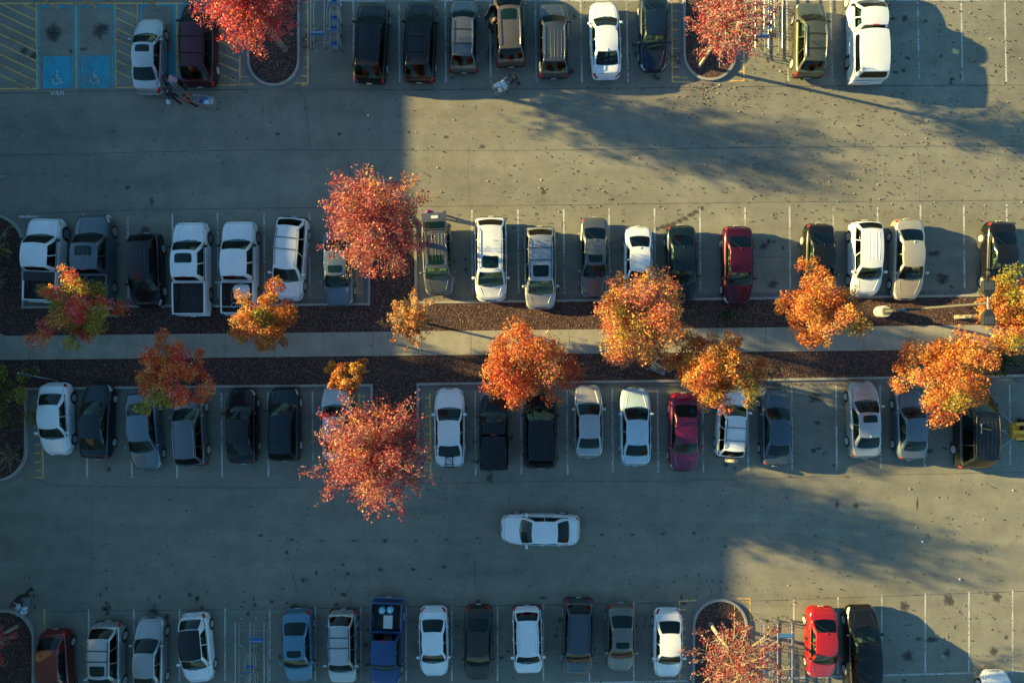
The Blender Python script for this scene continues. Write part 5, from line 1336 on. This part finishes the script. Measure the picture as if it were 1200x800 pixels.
for sg in (1, -1):
    mb = MB(); mb.tube([(0,0,9.35),(0,.34*sg,9.38)], .04, 8); a = mb.build('lamp_arm', M_STEEL, lp)
    mb = MB()
    v = []
    for y, w, h0, h1 in ((.28,.10,9.34,9.42),(.52,.26,9.28,9.46),(.56,.28,9.27,9.47),(1.02,.28,9.27,9.47),(1.05,.26,9.29,9.45)):
        for x, z in ((-w, h0), (w, h0), (w*.92, h1), (-w*.92, h1)): v.append((x, y*sg, z))
    f = [(i*4+k, i*4+(k+1) % 4, (i+1)*4+(k+1) % 4, (i+1)*4+k) for i in range(4) for k in range(4)] + [(0,1,2,3)[::-1], (16,17,18,19)]
    mb.add(v, f); hd = mb.build('lamp_head', mat('lamp_housing', (.03,.034,.036), .4, .3), lp)
    bm_ = bmesh.new(); bm_.from_mesh(hd.data); bmesh.ops.recalc_face_normals(bm_, faces=bm_.faces); bm_.to_mesh(hd.data); bm_.free()
    mb = MB(); mb.box((0, .79*sg, 9.478), (.42, .36, .012)); mb.build('top_panel', mat('lamp_top', (.045,.05,.055), .5), hd)
    mb = MB(); mb.box((0, .79*sg, 9.262), (.44, .40, .012)); mb.build('lens', M_PLATE, hd)

# ------------------------------------------------------------------ accessible parking sign posts
for (x, y, lb) in [(66,11,'leftmost accessible parking sign post on a short wooden pole'), (111,10.5,'sign post at the head of the second blue stall'), (184,9,'sign post in front of the white sedan with a sunroof'), (228,7,'sign post in front of the dark maroon minivan')]:
    q = px(x, y); t = empty('sign_post', (q.x, q.y, .004), 0, lb, 'sign post', 'accessible parking sign posts')
    mb = MB(); mb.lathe([(.17,0),(.16,.07),(.01,.075)], 16); mb.build('footing', M_KERB, t)
    mb = MB(); mb.box((0,0,1.05), (.10,.10,2.0)); mb.build('post', M_WOODP, t)
    mb = MB(); mb.box((0,-.065,1.85), (.30,.012,.45)); mb.build('sign_plate', mat('sign_blue', (.02,.12,.42), .4), t)
    mb = MB(); mb.box((0,-.06,2.06), (.12,.12,.03)); mb.build('post_cap', M_PLATE, t)

# ------------------------------------------------------------------ yellow lift trailer at the right edge
q = px(1200, 505, .8); lt_ = empty('lift_trailer', (q.x, q.y, .006), 0, 'yellow towable lift trailer with spread outriggers at the right edge', 'trailer')
M_LY = mat('machine_yellow', (.95,.43,.012), .4, 0, .5, var=.1)
mb = MB(); mb.box((0,0,.62), (1.3,.86,.30)); mb.box((.9,0,.62), (.8,.5,.2)); mb.box((-.1,.42,.86),(.95,.20,.2)); mb.box((-.1,-.42,.86),(.95,.20,.2)); o = mb.build('chassis', M_LY, lt_); bv = o.modifiers.new('b','BEVEL'); bv.width=.04; bv.segments=2
mb = MB(); mb.box((.1,.12,.90), (.7,.42,.26)); o = mb.build('engine_box', M_TRIM, lt_)
mb = MB(); mb.tube([(-.85,0,1.0),(.2,-.02,1.12),(2.4,-.05,1.25)], [.08,.11,.11], 8); mb.build('boom', M_LY, lt_, 60)
mb = MB(); mb.tube([(-.6,0,.52),(-1.35,0,.48)], .05, 6); mb.tube([(-.6,.3,.52),(-1.1,0,.5)], .035, 6); mb.tube([(-.6,-.3,.52),(-1.1,0,.5)], .035, 6); mb.build('tow_bar', M_STEEL, lt_)
mb = MB(); mb.box((-1.50,0,.48), (.35,.12,.12)); mb.lathe([(.05,0),(.05,.42)], 8, 'z', c=(-1.25,0,.1)); mb.build('coupler', M_TRIM, lt_)
for sg in (1,-1):
    mb = MB(); mb.tube([(-.55,.40*sg,.72),(-1.0,.98*sg,.28)], .045, 6); og = mb.build('outrigger', M_STEEL, lt_)
    mb = MB(); mb.lathe([(.14,0),(.14,.03),(.05,.06),(.05,.3),(.01,.31)], 12, 'z', c=(-1.0,.98*sg,.0)); mb.build('foot_pad', M_LY, og)
    mb = MB(); mb.tube([(-1.0,.98*sg,.3),(-1.28,1.02*sg,.32)], .035, 6); mb.build('crank', M_TRIM, og)
    mb = MB(); mb.lathe([(.15,-.09),(.31,-.08),(.33,0),(.31,.08),(.15,.09)], 18, 'z'); me_ = mb.mesh('wheel'); o = link('wheel', me_, lt_, M_RUB, 60); o.rotation_euler = (math.pi/2,0,0); o.location = (.35,.58*sg,.33)
# the small yellow tool lying on the van roof
vt, vsx = find('long black van'); rzz = vsx.H+.03
q = px(1150, 502, rzz); tl = empty('roof_tool', (q.x, q.y, rzz+.012), 0, 'small brass coloured tool lying on the long black van roof', 'tool')
mb = MB(); mb.tube([(0,.28,0),(0,-.28,0)], .03, 6); mb.build('crosspiece', mat('pale_metal', (.5,.45,.35), .4, .5), tl)
mb = MB(); mb.tube([(0,.02,.02),(.55,-.08,.02)], .03, 6); mb.build('shaft', mat('brass', (.5,.30,.05), .4, .5), tl)

# ------------------------------------------------------------------ leaning marker pole by the left shrub
q = px(70, 446); mk = empty('marker_pole', (q.x, q.y, .1), 0, 'thin grey pole with a blue sleeve leaning over the mulch, far left', 'pole')
mb = MB(); mb.tube([(0,0,-.02),(-1.0,.36,.9),(-1.15,.42,1.05)], .022, 6); mb.build('rod', M_STEEL, mk)
mb = MB(); mb.tube([(-1.05,.38,.96),(-1.42,.50,1.25)], .05, 8); mb.build('blue_sleeve', M_PLBLUE, mk)
mb = MB(); mb.tube([(-1.42,.50,1.25),(-1.54,.54,1.33)], .06, 8); mb.build('cap', M_STEEL, mk)

# ------------------------------------------------------------------ loads, racks, open doors
t, s = find('loaded bed'); off = t.location; yb = lerp(s.y(s.d), s.y(1), .5)
def on(t, x, y, z): return Vector((t.location.x, t.location.y, 0)) + Matrix.Rotation(t.rotation_euler.z, 3, 'Z') @ Vector((x, y, z))
hz = t.rotation_euler.z
sk = empty('cargo_sack', on(t, .25, yb+.35, .87), hz, 'pale wrapped bundle in the bed under the ladder rack', 'bundle')
bm = bmesh.new(); bmesh.ops.create_icosphere(bm, subdivisions=4, radius=1)
for v in bm.verts:
    k = 1+.22*noise.noise(v.co*2.2)+.10*noise.noise(v.co*6); e = lambda a: math.copysign(abs(a)**.6, a)
    v.co = Vector((e(v.co.x)*.46*k, e(v.co.y)*.42*k, e(v.co.z)*.26*k+.27))
me_ = bpy.data.meshes.new('wrap'); bm.to_mesh(me_); bm.free(); link('wrap', me_, sk, M_BAG, 180)
hs = empty('coiled_hose', on(t, -.28, yb-.45, .87), hz, 'coil of pale hose in the bed under the ladder rack', 'hose coil')
mb = MB()
for k in range(3): mb.tube([(.17*math.cos(a*.52)*(1-.12*k), .17*math.sin(a*.52)*(1-.12*k), .03+.05*k) for a in range(13)], .028, 6, cap=False)
mb.build('coil', M_STEEL, hs, 60)
cl = empty('orange_strap', on(t, -.42, yb+.2, .87), hz, 'orange strap lying along the loaded pickup bed', 'strap')
mb = MB(); mb.tube([(0,.35,.02),(.06,.2,.05),(-.03,.0,.03),(.03,-.25,.03),(-.04,-.4,.02)], .05, 6); mb.build('webbing', mat('orange_web', (.55,.12,.02), .7), cl, 60)
t, s = find('bright blue pickup'); yb = lerp(s.y(s.d), s.y(1), .5); hz = t.rotation_euler.z
bx_ = empty('storage_crate', on(t, -.12, yb+.25, .87), hz, 'pale grey flat crate in the bright blue pickup bed', 'crate')
mb = MB(); mb.box((0,0,.17), (.48,.72,.32)); o = mb.build('bin', mat('grey_plastic', (.35,.37,.38), .5), bx_); mb = MB(); mb.box((0,0,.35), (.52,.76,.04)); mb.build('lid', mat('grey_lid', (.45,.47,.48), .45), bx_)
for i, (dx, dy) in enumerate(((-.22, -.45), (.25, -.40))):
    g_ = empty('propane_drum', on(t, dx, yb+dy, .87), hz, ['pale blue drum nearer the middle of the blue pickup bed', 'pale blue drum by the tailgate corner of the blue pickup'][i], 'drum', 'drums in the blue pickup bed')
    mb = MB(); mb.lathe([(.19,0),(.2,.03),(.2,.36),(.17,.42),(.06,.44),(.01,.44)], 20); mb.build('shell', mat('drum_blue', (.16,.40,.50), .35, var=.2, vscale=8), g_, 40)
    mb = MB(); mb.lathe([(.06,.44),(.06,.49),(.01,.492)], 12); mb.build('cap', M_PLATE, g_, 40)
# bike rack on the white sedan
t, s = find('bike rack'); hz = t.rotation_euler.z
br = empty('bike_rack', on(t, 0, s.y(.93), .95), hz, 'black folding bike rack strapped to the white sedan trunk', 'bike rack')
mb = MB(); z = .16
for x in (-.20, .20): mb.tube([(x,.38,z-.05),(x,.0,z+.08),(x*1.05,-.28,z-.02)], .028, 6)
mb.tube([(-.24,.30,z),(.24,.30,z)], .024, 6); mb.tube([(-.30,-.14,z+.05),(.30,-.14,z+.05)], .026, 6); mb.tube([(-.34,-.30,z-.04),(.34,-.30,z-.04)], .03, 6); mb.tube([(-.2,.3,z),(.2,.0,z+.08)], .018, 5)
mb.build('frame', M_TRIM, br); mb = MB(); mb.tube([(-.2,.38,z-.05),(-.22,.55,.10)], .012, 4); mb.tube([(.2,.38,z-.05),(.22,.55,.10)], .012, 4); mb.build('strap', M_TRIM, br)
# raised tailgate
t, s = find('tailgate raised'); y0 = s.rear(0, 1).y; M_CH = paint('grey')
mb = MB(); w = s.W/2*.74
def tg(u, v): # v 0 hinge..1 lower edge; swings out and up
    return Vector((u*w*(1+.12*v), y0-.02-.98*v, s.H-.02+.10*math.sin(v*2.6)-.05*v-.02*u*u))
mb.grid(lambda a, b: tg(2*a-1, b), 10, 8, 0, True); mb.grid(lambda a, b: tg(2*a-1, b)-Vector((0,0,.05)), 10, 8)
for k in (0, 1): mb.add([tg(-1+2*k, 0), tg(-1+2*k, 1), tg(-1+2*k, 1)-Vector((0,0,.05)), tg(-1+2*k, 0)-Vector((0,0,.05))], [(0,1,2,3)])
mb.add([tg(-1,1), tg(1,1), tg(1,1)-Vector((0,0,.05)), tg(-1,1)-Vector((0,0,.05))], [(0,1,2,3)])
tgo = mb.build('tailgate', M_CH, t, 40)
panel('tailgate_window', tg, -.86, .86, .08, .46, M_GLASS, tgo, rc=.2, ctr=Vector((0, y0-.5, .9)))
mb = MB(); mb.box(tg(-.05, .74)+Vector((0,0,.012)), (.40,.16,.012)); mb.build('plate', M_PLATE, tgo)
# open driver door of the tan SUV
t, s = find('driver door open'); td = s.a+.05; hg = s.S(td, 7.2, -1); ang = math.radians(-38)
dr = empty('door', (hg.x-.01, hg.y, 0), ang); dr.parent = t
mb = MB(); mb.box((-.02,-.42,.68), (.09,.84,.78)); o = mb.build('door_panel', paint('taupe'), dr); bv = o.modifiers.new('b','BEVEL'); bv.width=.03; bv.segments=2
mb = MB(); mb.tube([(0,-.02,1.05),(.05,-.25,1.45),(.08,-.52,1.50),(.05,-.82,1.06)], .025, 5); mb.build('window_frame', M_TRIM, dr)
mb = MB(); mb.add([(0,-.06,1.06),(.05,-.27,1.43),(.08,-.5,1.48),(.05,-.80,1.06)], [(0,1,2,3)]); mb.build('door_window', M_SGLASS, dr)
# litter on the lane
for (x, y, lb) in [(431.5, 135.5, 'small crumpled white paper on the shaded upper lane'), (1080.5, 634, 'small pale pink wrapper on the lower right lane'), (1124, 678, 'tiny white scrap on the lower right lane')]:
    q = px(x, y); bm = bmesh.new(); bmesh.ops.create_icosphere(bm, subdivisions=2, radius=.065)
    for v in bm.verts: v.co *= 1+.6*noise.noise(v.co*14+Vector((x,0,0))); v.co.z = v.co.z*.4+.05
    me_ = bpy.data.meshes.new('paper_scrap'); bm.to_mesh(me_); bm.free(); o = link('paper_scrap', me_, None, M_BAG, 40); o.location = (q.x, q.y, .005); tag(o, lb, 'litter', 'scraps on the lanes')
